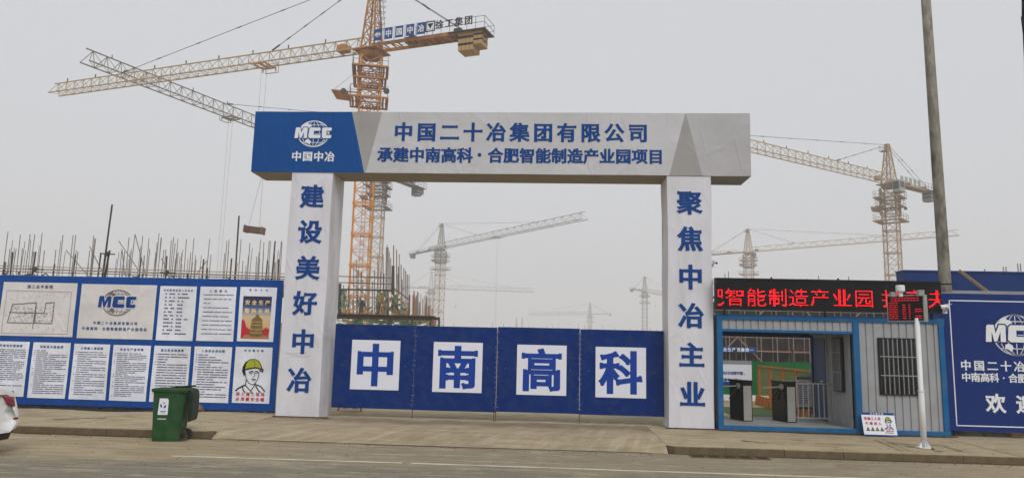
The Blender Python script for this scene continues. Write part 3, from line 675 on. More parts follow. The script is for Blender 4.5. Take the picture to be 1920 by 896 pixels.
# bell poster
pg = bpy.data.materials.new('printed_sunset'); pg.use_nodes = True; t = pg.node_tree
tc = t.nodes.new('ShaderNodeTexCoord'); sp = t.nodes.new('ShaderNodeSeparateXYZ'); t.links.new(tc.outputs['Generated'], sp.inputs[0])
cr = t.nodes.new('ShaderNodeValToRGB'); t.links.new(sp.outputs[2], cr.inputs[0]); els = cr.color_ramp.elements
els[0].position = 0; els[0].color = lin((176, 108, 66)); els[1].position = 1; els[1].color = lin((28, 34, 78))
for pos, cc in ((.3, (214, 176, 118)), (.52, (206, 184, 150)), (.66, (92, 130, 176)), (.8, (34, 48, 104))):
    el = els.new(pos); el.color = lin(cc)
t.links.new(cr.outputs[0], t.nodes['Principled BSDF'].inputs['Base Color']); t.nodes['Principled BSDF'].inputs['Roughness'].default_value = .7; M['sunset'] = pg
rc = rect(*top[4]); x0, z0, x1, z1 = rc; p = poster(rc); q = MB(); title(q, '警钟长鸣', rc, .045, .07, .5, 0); q.warp(bw); part('lettering', q, 'print_navy', p)
q = MB(); a = u(.1, .17); b = u(.88, .95); q.grid(a[0], b[1], b[0], a[1], PT, 6, 10); q.warp(bw); part('bell_picture', q, 'sunset', p)
q = MB(); Yp = PT-.003
row(q, '安全生产', *u(.16, .285), *u(.84, .285), .115, Yp, .035, 0); row(q, '警钟长鸣', *u(.16, .44), *u(.84, .44), .115, Yp, .035, 0)
q.flat([u(.1, .62), u(.16, .6), u(.24, .74), u(.42, .82), u(.4, .88), u(.22, .88), u(.12, .94), u(.1, .93)], Yp, 1); q.flat([u(.62, .82), u(.78, .74), u(.88, .78), u(.84, .9), u(.66, .88)], Yp, 1)
bell = [(.0, .5), (.045, .51), (.05, .55), (.1, .57), (.145, .6), (.16, .7), (.17, .8), (.2, .86), (.19, .9), (0, .91)]
q.flat([u(.52+a, b) for a, b in bell]+[u(.52-a, b) for a, b in reversed(bell)], Yp-.002, 2)
for b_ in (.64, .7, .78, .84): q.strip2([u(.37, b_), u(.67, b_)], .006, Yp-.003, 0)
q.warp(bw); part('bell_print', q, ['print_gold', 'print_red', 'print_bronze'], p)
# helmet poster
def helmet_print(uf, Y, s):
    q = MB(); hel = [(-.3, .1), (-.31, .22), (-.24, .36), (-.1, .45), (.05, .46), (.18, .4), (.26, .28), (.3, .16), (.1, .2), (-.1, .16)]
    q.flat([uf(a, b) for a, b in hel], Y, 1)
    q.flat([uf(a, b) for a, b in [(-.34, .06), (-.33, .2), (-.26, .35), (-.14, .44), (-.22, .3), (-.24, .14), (-.22, .0), (-.26, -.12), (-.3, -.02)]], Y-.001, 0)
    for pts, w_ in (([(-.3, .1), (-.1, .155), (.1, .19), (.34, .14), (.33, .06), (.24, .11)], .035), ([(-.24, .36), (-.1, .455), (.05, .47), (.18, .41), (.27, .28), (.31, .15)], .02),
                    ([(.0, .44), (.06, .36), (.08, .2)], .012), ([(-.22, -.02), (-.19, -.18), (-.1, -.31), (.02, -.38), (.12, -.32), (.2, -.16), (.22, .04)], .018),
                    ([(-.1, .04), (-.02, .07), (.03, .05)], .028), ([(.09, .06), (.15, .07), (.2, .05)], .026), ([(-.08, -.01), (.0, 0)], .02), ([(.1, 0), (.17, .01)], .018),
                    ([(.06, .04), (.09, -.09), (.04, -.12)], .012), ([(-.0, -.2), (.06, -.185), (.13, -.205)], .024), ([(.02, -.24), (.1, -.24)], .01),
                    ([(-.18, -.2), (-.2, -.4), (-.02, -.58), (.06, -.46), (.12, -.34)], .024), ([(-.2, -.38), (-.42, -.5), (-.5, -.58)], .04), ([(.12, -.36), (.3, -.42), (.44, -.58)], .03),
                    ([(-.02, -.58), (.0, -.66), (.04, -.6)], .02), ([(.14, -.42), (.24, -.56), (.3, -.62)], .03), ([(-.3, -.42), (-.26, -.56), (-.2, -.64)], .03)):
        q.strip2([uf(a, b) for a, b in pts], w_*s, Y-.002, 0)
    return q
rc = rect(*bot[6]); x0, z0, x1, z1 = rc; p = poster(rc); q = MB(); title(q, '安全警示牌', rc, .055, .08, .52); q.warp(bw); part('lettering', q, 'print_navy', p)
uf = lambda a, b: u(.5+a*.82, .47-b*.54)
q = helmet_print(uf, PT, .85); q.warp(bw); part('portrait_print', q, ['print_black', 'print_yellow'], p)
q = MB(); row(q, '进入施工现场', *u(.1, .84), *u(.86, .84), .088, PT, .035); row(q, '必须戴安全帽', *u(.1, .93), *u(.86, .93), .088, PT, .035); q.warp(bw); part('lettering', q, 'print_red', p)
# what lies under the board
def clump(name, label, cat, x0, x1, y, h, matn, seed, n=40):
    m = MB(); r_ = random.Random(seed)
    for i in range(n):
        x = r_.uniform(x0, x1); yy = y+r_.uniform(-.12, .15); s = r_.uniform(.4, 1)*h
        vs = [(x+r_.uniform(-1, 1)*s*1.6, yy+r_.uniform(-1, 1)*s, .14+(r_.random()*s if k > 3 else 0)) for k in range(8)]
        m.add(vs, [(0, 1, 5, 4), (1, 2, 6, 5), (2, 3, 7, 6), (3, 0, 4, 7), (4, 5, 6, 7)])
    o = part(name, m, matn); tag(o, label, cat, None, 'stuff')
clump('rubble', 'dark soil and rubble under the left notice board', 'rubble', -9.3, -6.6, 17.15, .09, 'rubble', 1, 110)
clump('mud', 'near black mud heap in the gap under the left notice board', 'mud', -17, -8.8, 16.75, .05, 'mud_shade', 5, 260)
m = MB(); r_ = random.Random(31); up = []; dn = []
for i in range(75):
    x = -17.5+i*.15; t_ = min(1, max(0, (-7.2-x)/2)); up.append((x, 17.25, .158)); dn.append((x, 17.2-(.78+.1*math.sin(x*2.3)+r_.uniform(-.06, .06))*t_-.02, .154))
m.add(up+dn, [(i, i+1, 75+i+1, 75+i) for i in range(74)]); o = part('wet_soil', m, 'mud_shade'); tag(o, 'strip of wet black soil along the foot of the left notice board', 'soil', None, 'stuff')
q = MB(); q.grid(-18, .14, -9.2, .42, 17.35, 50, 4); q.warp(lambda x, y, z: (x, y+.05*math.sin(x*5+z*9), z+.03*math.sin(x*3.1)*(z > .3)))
o = part('shade_sheet', q, 'mud_shade'); tag(o, 'dark sheet added as the shade behind the foot of the left notice board', 'shade_sheet')  # near black sheet added to stand for the shade in the gap
clump('debris', 'scraps of wrap and rubble under the right navy sign', 'debris', 8.4, 12, 16.75, .08, 'rubble', 2, 90)
q = MB(); q.grid(8.45, .145, 10.3, .26, 16.6, 24, 3); q.warp(lambda x, y, z: (x, y+.06*math.sin(x*7)+.15*(z-.14)*8*.2, max(.15, z-.035*abs(math.sin(x*2.4)))))
o = part('plastic_wrap', q, 'wrap'); tag(o, 'crumpled grey plastic wrap under the right navy sign', 'wrap')
q = MB(); q.bar((9.55, 16.45, .2), (12.3, 16.5, .17), .06); o = part('timber_offcut', q, 'timber'); tag(o, 'pale timber batten on the ground below the right navy sign', 'batten')
q = MB()
for k in range(6): q.add([(-6.3+.22*math.cos(k)+.0, 16.8, .15), (-6.1, 16.75, .15), (-6.2, 16.9, .25)], [(0, 1, 2)])
# a broken clod by the wheelie bin
m = MB(); r_ = random.Random(2)
m.lathe([(.12, 0), (.15, .05), (.1, .13), (.03, .17)], 7, (-8.28+.0, 16.5, .145)); m.warp(lambda x, y, z: (x+.02*math.sin(z*60+y*30), y+.02*math.sin(x*50), z))
c0 = G(371, 771, .15); m.warp(lambda x, y, z: (x+8.28+c0[0], y-16.5+c0[1], z)); o = part('stone', m, 'rubble'); tag(o, 'brown lump of stone on the pavement behind the green bin', 'stone')

# ------------------------------------------------------------------ guard booth
KX0, KX1, KYF, KYB, KZ0, KZ1 = 3.44, 8.16, 16.1, 18.5, .15, 2.57
booth = thing('guard_booth', 'grey corrugated container guard booth with bright blue frame', 'guard booth', ((KX0+KX1)/2, (KYF+KYB)/2, .15))
q = MB(); fr = .11; PX = 6.27
for x in (KX0, PX, KX1-fr-.02):
    q.box(x, KYF-.003 if x != PX else KYF-.006, KZ0+.11, x+(fr if x != PX else .13), KYF+.1, KZ1-.10)
for x in (KX0, KX1-fr-.02): q.box(x, KYB-.1, KZ0+.11, x+fr, KYB, KZ1-.10)
for y in (KYF, KYB-.1):
    q.box(KX0, y, KZ0, KX1, y+.1, KZ0+.11); q.box(KX0, y, KZ1-.10, KX1, y+.1, KZ1)
for x in (KX0, KX1-.1): q.box(x, KYF+.1, KZ0, x+.1, KYB-.1, KZ0+.11); q.box(x, KYF+.1, KZ1-.1, x+.1, KYB-.1, KZ1)
q.box(KX0+fr, KYF-.0035, 2.215, PX, KYF+.06, 2.275)
bevel(part('frame', q, 'booth_blue', booth), .008)
q = MB(); q.box(KX0+.02, KYF+.02, KZ1-.03, KX1-.02, KYB-.02, KZ1+.02); part('roof', q, 'booth_blue', booth)
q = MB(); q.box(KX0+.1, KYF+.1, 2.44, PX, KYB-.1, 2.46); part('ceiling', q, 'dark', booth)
q = MB(); q.box(KX0+.1, KYF+.1, .2, KX1-.1, KYB-.1, .262); part('floor', q, 'floor', booth)
def corrug(x0, x1, z0, z1, y, axis='x', per=.155):
    m = MB(); pts = []; a = x0
    while a < x1:
        for dx, dd in ((0, 0), (.118, 0), (.126, .022), (.147, .022)):
            if a+dx < x1: pts.append((a+dx, dd))
        a += per
    pts.append((x1, pts[-1][1])); n = len(pts)
    vs = [(p, y+d, z0) for p, d in pts]+[(p, y+d, z1) for p, d in pts]
    if axis == 'y': vs = [(v[1], v[0], v[2]) for v in vs]
    m.add(vs, [(i, i+1, n+i+1, n+i) for i in range(n-1)]); return m
def pane_hole(x0, x1, z0, z1, hx0, hx1, hz0, hz1, y, axis='x'):
    m = MB()
    for a in ((x0, hx0, z0, z1), (hx1, x1, z0, z1), (hx0, hx1, z0, hz0), (hx0, hx1, hz1, z1)):
        if a[1]-a[0] > .01 and a[3]-a[2] > .01: c_ = corrug(*a, y, axis); m.add(c_.v, c_.f)
    return m
part('wall_panel', corrug(KX0+fr, PX, 2.27, KZ1-.1, KYF+.03), 'sheet', booth)
WX0, WX1, WZ0, WZ1 = 6.775, 7.645, .975, 2.155
part('wall_panel', pane_hole(PX+.13, KX1-fr-.02, KZ0+.11, KZ1-.1, WX0, WX1, WZ0, WZ1, KYF+.03), 'sheet', booth)
part('wall_panel', corrug(KYF+.1, KYB-.1, KZ0+.11, KZ1-.1, KX0+.03, 'y'), 'sheet', booth)
part('wall_panel', corrug(KYF+.1, KYB-.1, KZ0+.11, KZ1-.1, KX1-.05, 'y'), 'sheet', booth)
# partition between passage and guard room (X = 6.2), with window and door
IW = (16.55, 17.1, .98, 2.15)
part('partition', pane_hole(KYF+.1, 17.55, .262, 2.44, *IW[:2], *IW[2:], PX-.03, 'y'), 'sheet', booth)
q = MB(); q.box(PX-.05, 17.55, .262, PX-.02, 17.62, 2.44); q.box(PX-.05, 18.36, .262, PX-.02, 18.5, 2.44); q.box(PX-.05, 17.62, 2.15, PX-.02, 18.36, 2.44); part('door_frame', q, 'sheet', booth)
q = MB(); q.box(PX-.06, 17.64, .27, PX-.03, 18.34, 2.14); dr_ = part('door', q, 'door_blue', booth)
q = MB(); q.box(PX-.1, 17.70, 1.15, PX-.06, 17.72, 1.17); q.box(PX-.11, 17.70, 1.15, PX-.09, 17.82, 1.17); part('handle', q, 'chrome', dr_)
part('back_wall', corrug(PX, KX1-fr, .262, KZ1-.1, KYB-.03), 'sheet', booth)
q = MB(); q.box(PX-.10, KYB-.09, .262, PX-.02, KYB-.02, 2.47); q.box(KX0+.11, KYB-.09, 2.17, PX-.1, KYB-.04, 2.47); part('back_opening_frame', q, 'cabin_blue', booth)
q = MB(); q.box(PX-.2, 17.75, 2.22, PX-.06, 18.2, 2.38); part('wall_lamp_box', q, 'box_grey', booth)
def window(axis, a0, a1, z0, z1, y, nb, zb):
    m = MB(); f_ = .035
    def bx(a, b, c, d, mi, ya, yb_):
        if axis == 'x': m.box(a, ya, c, b, yb_, d, mi)
        else: m.box(ya, a, c, yb_, b, d, mi)
    bx(a0, a0+f_, z0, z1, 0, y, y+.06); bx(a1-f_, a1, z0, z1, 0, y, y+.06); bx(a0+f_, a1-f_, z0, z0+f_, 0, y+.001, y+.06); bx(a0+f_, a1-f_, z1-f_, z1, 0, y+.001, y+.06)
    bx((a0+a1)/2-.012, (a0+a1)/2+.012, z0+f_, z1-f_, 0, y+.03, y+.055)
    win = part('window', m, ['black_metal'], booth)
    m = MB(); m2 = m
    if axis == 'x': m.box(a0+f_, y+.04, z0+f_, a1-f_, y+.046, z1-f_)
    else: m.box(y+.04, a0+f_, z0+f_, y+.046, a1-f_, z1-f_)
    part('pane', m, 'glass', win)
    m = MB()
    for k in range(nb):
        a = a0+f_+(a1-a0-2*f_)*(k+.7)/(nb+.4)
        m.bar((a, y-.012, z0+.02), (a, y-.012, z1-.02), .014) if axis == 'x' else m.bar((y-.012, a, z0+.02), (y-.012, a, z1-.02), .014)
    for t_ in zb:
        zz = z0+(z1-z0)*t_
        m.bar((a0+.02, y-.022, zz), (a1-.02, y-.022, zz), .02) if axis == 'x' else m.bar((y-.022, a0+.02, zz), (y-.022, a1-.02, zz), .02)
    part('window_bars', m, 'galv', win)
window('x', WX0, WX1, WZ0, WZ1, KYF-.005, 8, (.34, .67))
window('y', IW[0], IW[1], IW[2], IW[3], PX-.09, 6, (.36, .72))
# turnstiles, railing
def turnstile(x, label, arms):
    t = thing('turnstile', label, 'turnstile', (x, 17.1, .262), R(15), 'turnstiles in the guard booth passage')
    q = MB(); q.box(0, 0, 0, .235, .6, .86, 1); q.box(.02, -.004, .02, .215, .0, .78, 0); q.box(-.004, .03, .03, .0, .57, .78, 1)
    bevel(part('cabinet', q, ['steel', 'black_gloss'], t, world=False), .006)
    q = MB(); q.box(-.012, -.012, .86, .247, .612, .9); part('lid', q, 'black_gloss', t, world=False)
    q = MB(); q.lathe([(.07, 0), (.07, .03), (.05, .05)], 14); q.xf(Matrix.Translation((-.004, .16, .77)) @ Matrix.Rotation(R(-90), 4, 'Y')); part('hub', q, 'steel', t, world=False)
    for d in arms:
        q = MB(); q.tube((-.03, .16, .77), (-.03+d[0], .16+d[1], .77+d[2]), .017, None, 8); part('arm', q, 'steel' if d[2] > -.1 else 'black_metal', t, world=False)
turnstile(4.19, 'left turnstile with one arm raised level in the booth passage', [(-.42, 0, -.02), (-.26, -.12, -.26), (-.05, .3, -.3)])
turnstile(5.15, 'right turnstile beside the steel railing in the booth passage', [(-.46, 0, -.03), (-.05, -.1, -.42), (-.05, .3, -.3)])
rl = thing('railing', 'low steel railing between the right turnstile and the booth wall', 'railing', (5.8, 17.32, .262))
for zz in (1.12, .36): q = MB(); q.bar((5.4, 17.32, zz), (6.2, 17.32, zz), .033); part('rail', q, 'steel', rl)
for k in range(7):
    q = MB(); q.bar((5.47+k*.115, 17.32, .262 if k in (0, 6) else .36), (5.47+k*.115, 17.32, 1.12), .022); part('baluster', q, 'steel', rl)
# LED display over the booth
ledx0, ledx1, ledz0, ledz1, ledy = 3.41, 8.05, 2.70, 3.345, 15.98
led = thing('led_display', 'long black LED display with red running characters over the guard booth', 'LED display', ((ledx0+ledx1)/2, ledy+.1, 2.6))
q = MB(); q.box(ledx0, ledy, ledz0, ledx1, ledy+.16, ledz1, 0); q.box(ledx0-.015, ledy-.012, ledz1-.02, ledx1+.015, ledy+.17, ledz1+.008, 1); q.box(ledx0-.015, ledy-.012, ledz0-.02, ledx1+.015, ledy+.17, ledz0+.012, 1)
q.box(ledx0-.015, ledy-.012, ledz0+.012, ledx0+.012, ledy+.17, ledz1-.02, 1); q.box(ledx1-.012, ledy-.012, ledz0+.012, ledx1+.015, ledy+.17, ledz1-.02, 1)
hous = part('housing', q, ['led_black', 'black_metal'], led)
for x in (4.6, 6.0, 7.4): q = MB(); q.bar((x, ledy+.1, ledz1), (x, ledy+.1, ledz1+.05), .03); part('lifting_eye', q, 'black_metal', led)
for x in (3.6, 5.7, 7.9): q = MB(); q.bar((x, ledy+.12, 2.56), (x, ledy+.12, 2.72), .04); part('bracket', q, 'black_metal', led)
def inside(vs, fs, x, z):
    for f in fs:
        for k in range(1, len(f)-1):
            a, b, c = vs[f[0]], vs[f[k]], vs[f[k+1]]
            d1 = (b[0]-a[0])*(z-a[1])-(b[1]-a[1])*(x-a[0]); d2 = (c[0]-b[0])*(z-b[1])-(c[1]-b[1])*(x-b[0]); d3 = (a[0]-c[0])*(z-c[1])-(a[1]-c[1])*(x-c[0])
            if (d1 >= 0 and d2 >= 0 and d3 >= 0) or (d1 <= 0 and d2 <= 0 and d3 <= 0): return True
    return False
def ledtext(mb, ch, cx, cz, w, h, y, x0, x1, n=16):
    vs, fs = glyph(ch, 0); dw, dh = w/n, h/n
    for j in range(n):
        for i in range(n):
            gx = (i+.5)/n*.94+.03; gz = (j+.5)/n*.94-.09
            if inside(vs, fs, gx, gz):
                X = cx+(i+.5-n/2)*dw; Z = cz+(j+.5-n/2)*dh
                if x0 < X < x1: mb.flat([(X-dw*.46, Z-dh*.27), (X+dw*.46, Z-dh*.27), (X+dw*.46, Z+dh*.27), (X-dw*.46, Z+dh*.27)], y, 1 if (j in (2, 5, 9, 13) and i % 5) else 0)
q = MB()
for ch, px in (('肥', 1339), ('智', 1378.5), ('能', 1418), ('制', 1458.5), ('造', 1497), ('产', 1537.5), ('业', 1578.5), ('园', 1620), ('打', 1672), ('产', 1716), ('夫', 1757)):
    a = P(px, 556.5+(px-1340)*.01, ledy); ledtext(q, ch, a[0], a[1]-.0, .405, .375, ledy-.006, P(1345, 556, ledy)[0], P(1763, 560, ledy)[0])
part('lit_dots', q, ['led', 'led_hot'], hous)['kind'] = 'stuff'
# cctv cameras
def cctv(label, loc, d, s=1):
    t = thing('security_camera', label, 'security camera', loc); D = Vector(d).normalized()
    q = MB(); q.tube((0, 0, 0), tuple(D*.2*s), .038*s, .034*s, 10, 0); q.tube(tuple(D*.2*s), tuple(D*.21*s), .03*s, None, 10, 1); q.box(-.05*s, -.05*s, .036*s, .05*s, .05*s, .045*s, 0)
    part('camera_body', q, ['white_paint', 'black_gloss'], t, world=False, smooth=False)
    q = MB(); q.bar((0, 0, -.03*s), (0, .14*s, -.09*s), .03*s); q.box(-.04*s, .12*s, -.13*s, .04*s, .15*s, -.03*s); part('mount', q, 'white_paint', t, world=False)
a = P(1337, 491, 16.5); cctv('white security camera on the right arch column above the booth', (a[0]+.01, 16.5, a[1]), (.2, -.9, -.25), .8)
a = P(1776, 575, 15.95); cctv('white security camera at the right end of the booth roof', (a[0]+.02, 15.95, a[1]+.01), (-.95, -.35, -.1), 1.1)
# safety board leaning on the booth
sb = thing('safety_board', 'small white warning board with red characters leaning on the blue booth frame', 'warning board', (6.63, 15.95, .15))
def tilt(x, y, z): return (x-.004*(z-.15)/.46, y+(z-.15)*.28, z)
sx0, sx1, sz0, sz1 = 6.33, 6.99, .16, .615; sY = 15.88
q = MB(); q.box(sx0, sY, sz0, sx1, sY+.01, sz1, 0); q.box(sx0, sY-.002, sz1-.045, sx1, sY-.0005, sz1, 1); q.box(sx0, sY-.002, sz0, sx1, sY-.0005, sz0+.025, 1); q.warp(tilt); brd = part('panel', q, ['panel_white', 'print_navy'], sb)
def v(a, b): return (sx0+(sx1-sx0)*a, sz1-(sz1-sz0)*b)
q = MB(); sT = sY-.004; row(q, '非施工人员', *v(.06, .26), *v(.57, .26), .062, sT, .035); row(q, '不得进入', *v(.08, .47), *v(.57, .47), .062, sT, .035)
dashes(q, v(.66, 0)[0], v(.92, 0)[0], v(0, .8)[1], .012, sT, rr); dashes(q, v(.64, 0)[0], v(.94, 0)[0], v(0, .87)[1], .014, sT, rr); q.warp(tilt); part('lettering', q, 'print_red', brd)
q = MB(); row(q, '安全警示牌', *v(.27, .05), *v(.67, .05), .035, sT, .03); q.warp(tilt); part('lettering', q, 'print_white', brd)
q = MB()
for k in range(4):
    a, b = .08+k*.14, .74; q.flat([v(a, b+.05), v(a+.12, b+.05), v(a+.06, b-.13)], sT, 0); q.flat([v(a+.025, b+.025), v(a+.095, b+.025), v(a+.06, b-.07)], sT-.001, 1)
    q.flat([v(a+.04, b+.01), v(a+.08, b+.01), v(a+.06, b-.04)], sT-.002, 0)
q.warp(tilt); part('warning_triangles', q, ['print_black', 'print_yellow'], brd)
q = helmet_print(lambda a, b: v(.79+a*.3, .42-b*.52), sT, .34); q.warp(tilt); part('portrait_print', q, ['print_black', 'print_yellow'], brd)

# saw cuts and loose soil on the right pavement round the monitor pole
m = MB()
def cut(p0, p1, w_):
    a = G(*p0, .14); b = G(*p1, .14); A = Vector((a[0], a[1], .1475)); B = Vector((b[0], b[1], .1475)); n_ = Vector((-(B-A).y, (B-A).x, 0)).normalized()*w_
    k = 8; up = []; dn = []
    for i in range(k+1): P_ = A+(B-A)*(i/k); j = random.uniform(.5, 1.3); up.append(tuple(P_+n_*j)); dn.append(tuple(P_-n_*j))
    m.add(up+dn, [(i, i+1, k+2+i, k+1+i) for i in range(k)])
for c_ in (((1640, 824), (1694, 846), .012), ((1654, 823), (1706, 845), .008), ((1662, 829), (1728, 834), .02), ((1740, 833), (1778, 836), .03), ((1768, 836), (1806, 846), .015), ((1700, 836), (1714, 838), .03), ((1752, 845), (1768, 846), .04), ((1740, 836), (1752, 843), .02),
           ((1390, 826), (1440, 830), .03), ((1480, 824), (1510, 827), .02), ((100, 786), (200, 783), .03), ((40, 790), (150, 787), .02)): cut(*c_)
o = part('soil', m, 'crack'); tag(o, 'dark soil and cut lines on the pavement round the monitor pole', 'soil', None, 'stuff')
# ------------------------------------------------------------------ environmental monitor
mo = thing('dust_monitor', 'white pole with small red LED dust monitor in front of the booth', 'air monitor', (6.73, 14.25, .135))
q = MB(); q.lathe([(.05, 0), (.05, 1.0), (.042, 1.01), (.042, 2.35)], 14, (6.73, 14.25, .14)); part('pole', q, 'white_paint', mo, smooth=True)
q = MB(); q.lathe([(.06, 0), (.06, .02)], 14, (6.73, 14.25, 1.15)); part('collar', q, 'white_paint', mo)
q = MB(); q.lathe([(.12, 0), (.12, .015)], 16, (6.73, 14.25, .14)); part('base_plate', q, 'white_paint', mo)
for k in range(6):
    a = k*math.pi/3+.3; q = MB(); c, s = math.cos(a), math.sin(a)
    q.add([(6.73+c*.05, 14.25+s*.05, .155), (6.73+c*.115, 14.25+s*.115, .155), (6.73+c*.05, 14.25+s*.05, .26), (6.73+c*.05-s*.008, 14.25+s*.05+c*.008, .155), (6.73+c*.115-s*.008, 14.25+s*.115+c*.008, .155), (6.73+c*.05-s*.008, 14.25+s*.05+c*.008, .26)], [(0, 1, 2), (5, 4, 3), (0, 3, 4, 1), (1, 4, 5, 2), (2, 5, 3, 0)])
    part('gusset', q, 'white_paint', mo)
Mx = Matrix.Translation((6.76, 14.19, 2.43)) @ Matrix.Rotation(R(-44), 4, 'Z')
q = MB(); q.box(-.58, 0, 0, .08, .17, .5, 0); q.box(-.56, -.006, .02, .06, 0, .48, 1); q.xf(Mx); db = part('display_box', q, ['box_grey', 'led_black'], mo)
q = MB(); r_ = random.Random(6)
for j in range(10):
    zz = .43-j*.042
    if j == 0 or j == 1: spans = [(-.5, .0)]
    else: spans = [(-.54, -.38)]+([(-.3, -.24), (-.19, -.16)] if j not in (2,) else [])+([(-.08, .04)] if j in (5, 6, 8, 9) else [])
    for a, b in spans:
        x = a
        while x < b: ln = min(b-x, r_.uniform(.025, .06)); q.box(x, -.0075, zz, x+ln, -.0065, zz+.016); x += ln+.012
q.xf(Mx); part('lit_rows', q, 'led_dim', db)['kind'] = 'stuff'
q = MB(); q.lathe([(.07, 0), (.08, .02), (.08, .1), (.072, .125), (.03, .13)], 16, (6.52, 14.4, 2.99)); q.bar((6.52, 14.4, 2.9), (6.52, 14.4, 3.0), .06); part('weather_sensor', q, 'white_paint', mo, smooth=False)
q = MB(); q.box(6.36, 14.42, 2.9, 6.46, 14.5, 2.99); part('sensor_box', q, 'box_grey', mo); q = MB(); q.box(6.72, 14.1, 2.9, 6.82, 14.2, 3.01); part('sensor_box', q, 'box_grey', mo)
q = MB(); q.bar((6.42, 14.46, 2.98), (6.42, 14.46, 3.06), .02); q.box(6.39, 14.44, 3.04, 6.45, 14.48, 3.07); part('antenna', q, 'black_metal', mo)

# ------------------------------------------------------------------ right navy sign
RY = 16.3
sg = thing('welcome_sign', 'large navy company sign with white emblem, text and thin border', 'sign', (10.5, RY, .15))
SX0, SX1, SZ0, SZ1 = 8.22, 13.4, .262, 3.135
q = MB(); q.box(SX0, RY, SZ0, SX1, RY+.06, SZ1, 0); q.box(SX0, RY-.002, SZ1, SX1, RY+.07, SZ1+.02, 1); part('panel', q, ['navy_sign', 'galv'], sg)
for k in range(4):
    q = MB(); q.bar((8.4+k*1.6, RY+.12, .12), (8.4+k*1.6, RY+.12, 3.1), .06); part('post', q, 'pipe_dark', sg)
sT = RY-.003; q = MB(); a = P(1778, 563, sT); b = P(1796, 797, sT); bz = (a[0]+b[0])/2
q.strip2([(bz, a[1]), (SX1-.12, a[1]), (SX1-.12, b[1]), (bz, b[1])], .022, sT, 0, True)
mid = (bz+SX1-.12)/2; cz = P(1905, 628, sT); k1 = (mid-bz)
ex = 9.72
kx = (P(1900, 690, sT)[0]-P(1800, 690, sT)[0])/100; lx = P(1801, 684, sT); rowparts('中国二十冶集团有限公司', lx[0], lx[1], lx[0]+kx*(250+20), lx[1], 20*kx, sT, .03, 'print_white', sg)
lx = P(1803, 706, sT); rowparts('中南高科·合肥智能制造产业园项目', lx[0], lx[1], lx[0]+kx*17.6*15.9, lx[1], 17.5*kx, sT, .03, 'print_white', sg)
a = P(1849, 755, sT); rowparts('欢迎您', a[0], a[1], a[0]+kx*(2*56+36), a[1], 36*kx, sT, .035, 'print_white', sg)
part('border', q, 'print_white', sg)
e = emblem(P(1905, 628, sT)[0], P(1905, 628, sT)[1], .46, .42, .36, sT); part('emblem', e, ['print_white', 'print_white', 'navy_sign'], sg)
# utility pole
a0 = P(1773, 545, 17.5); a1 = P(1736, 0, 17.5); dx = (a1[0]-a0[0])/(a1[1]-a0[1]); bx = a0[0]-dx*(a0[1]-.1)
up = thing('utility_pole', 'tall weathered concrete utility pole behind the navy sign', 'utility pole', (bx, 17.5, .15))
q = MB(); zt = 12.5; q.lathe([(.155, 0), (.13, 3.5), (.118, 7), (.1, zt-.15)], 20, (0, 0, 0)); q.warp(lambda x, y, z: (x+bx+dx*z, y+17.5, z+.1)); part('shaft', q, 'pole_concrete', up, smooth=True)
q = MB(); q.lathe([(.136, 0), (.136, .03)], 16, (bx+dx*3.3, 17.5, 3.42)); part('strap', q, 'black_metal', up)
# site cabin behind with edge trim, plank
cb = thing('blue_hoarding', 'dark blue sheet metal hoarding rising behind the navy sign', 'hoarding', (13, 19.7, .15))
cx0 = P(1696, 540, 19.5)[0]; z1_ = P(1760, 508.5, 19.5)[1]; z0_ = P(1800, 547, 18.6)[1]
q = MB(); q.box(cx0, 19.5, .15, 20, 19.93, z1_, 0); part('panel', q, ['cabin_blue'], cb)
q = MB(); q.box(cx0-.012, 19.48, z1_-.03, 20, 19.95, z1_+.02); part('cap_rail', q, 'cabin_blue', cb)
q = MB(); q.box(8.95, 18.55, z0_-.04, 20, 18.6, z0_+.03); part('trim', q, 'galv', cb)
a = P(1799, 506, 19.3); b = P(1862, 553, 18.5); q = MB(); q.bar((a[0], 19.3, a[1]), (b[0], 18.5, b[1]), .035, 0); q.bar((a[0]-.03, 19.3, a[1]-.03), (b[0]-.03, 18.5, b[1]-.03), .03, 1)
o = part('leaning_plank', q, ['timber', 'wrap']); tag(o, 'long pale plank leaning on the dark blue hoarding above the navy sign', 'plank')
# black cable with splice at the top right corner
q = MB(); pts = [(1921.5, 110, 10), (1920.3, 75, 10), (1918, 45, 10)]
def P3(px, py, Y): a = P(px, py, Y); return (a[0], Y, a[1])
q.tube(P3(1924, 260, 10), P3(1922, 110, 10), .012, .014, 8); q.tube(P3(1922, 110, 10), P3(1920.5, 68, 10), .014, .018, 8)
cab = thing('hanging_cable', 'black hanging cable with a thick sleeve high above the navy sign', 'cable', P3(1924, 260, 10))
part('cable', q, 'black_metal', cab, smooth=True)
q = MB(); q.tube(P3(1921.5, 70, 10), P3(1920.5, 32, 10), .02, .042, 10); part('sleeve', q, 'black_metal', cab, smooth=True)
q = MB(); q.tube(P3(1921, 32, 10), P3(1921, 5, 10), .034, .035, 10); q.tube(P3(1921, 5, 10), P3(1921, -400, 10), .035, .03, 10); part('conduit', q, 'black_metal', cab, smooth=True)

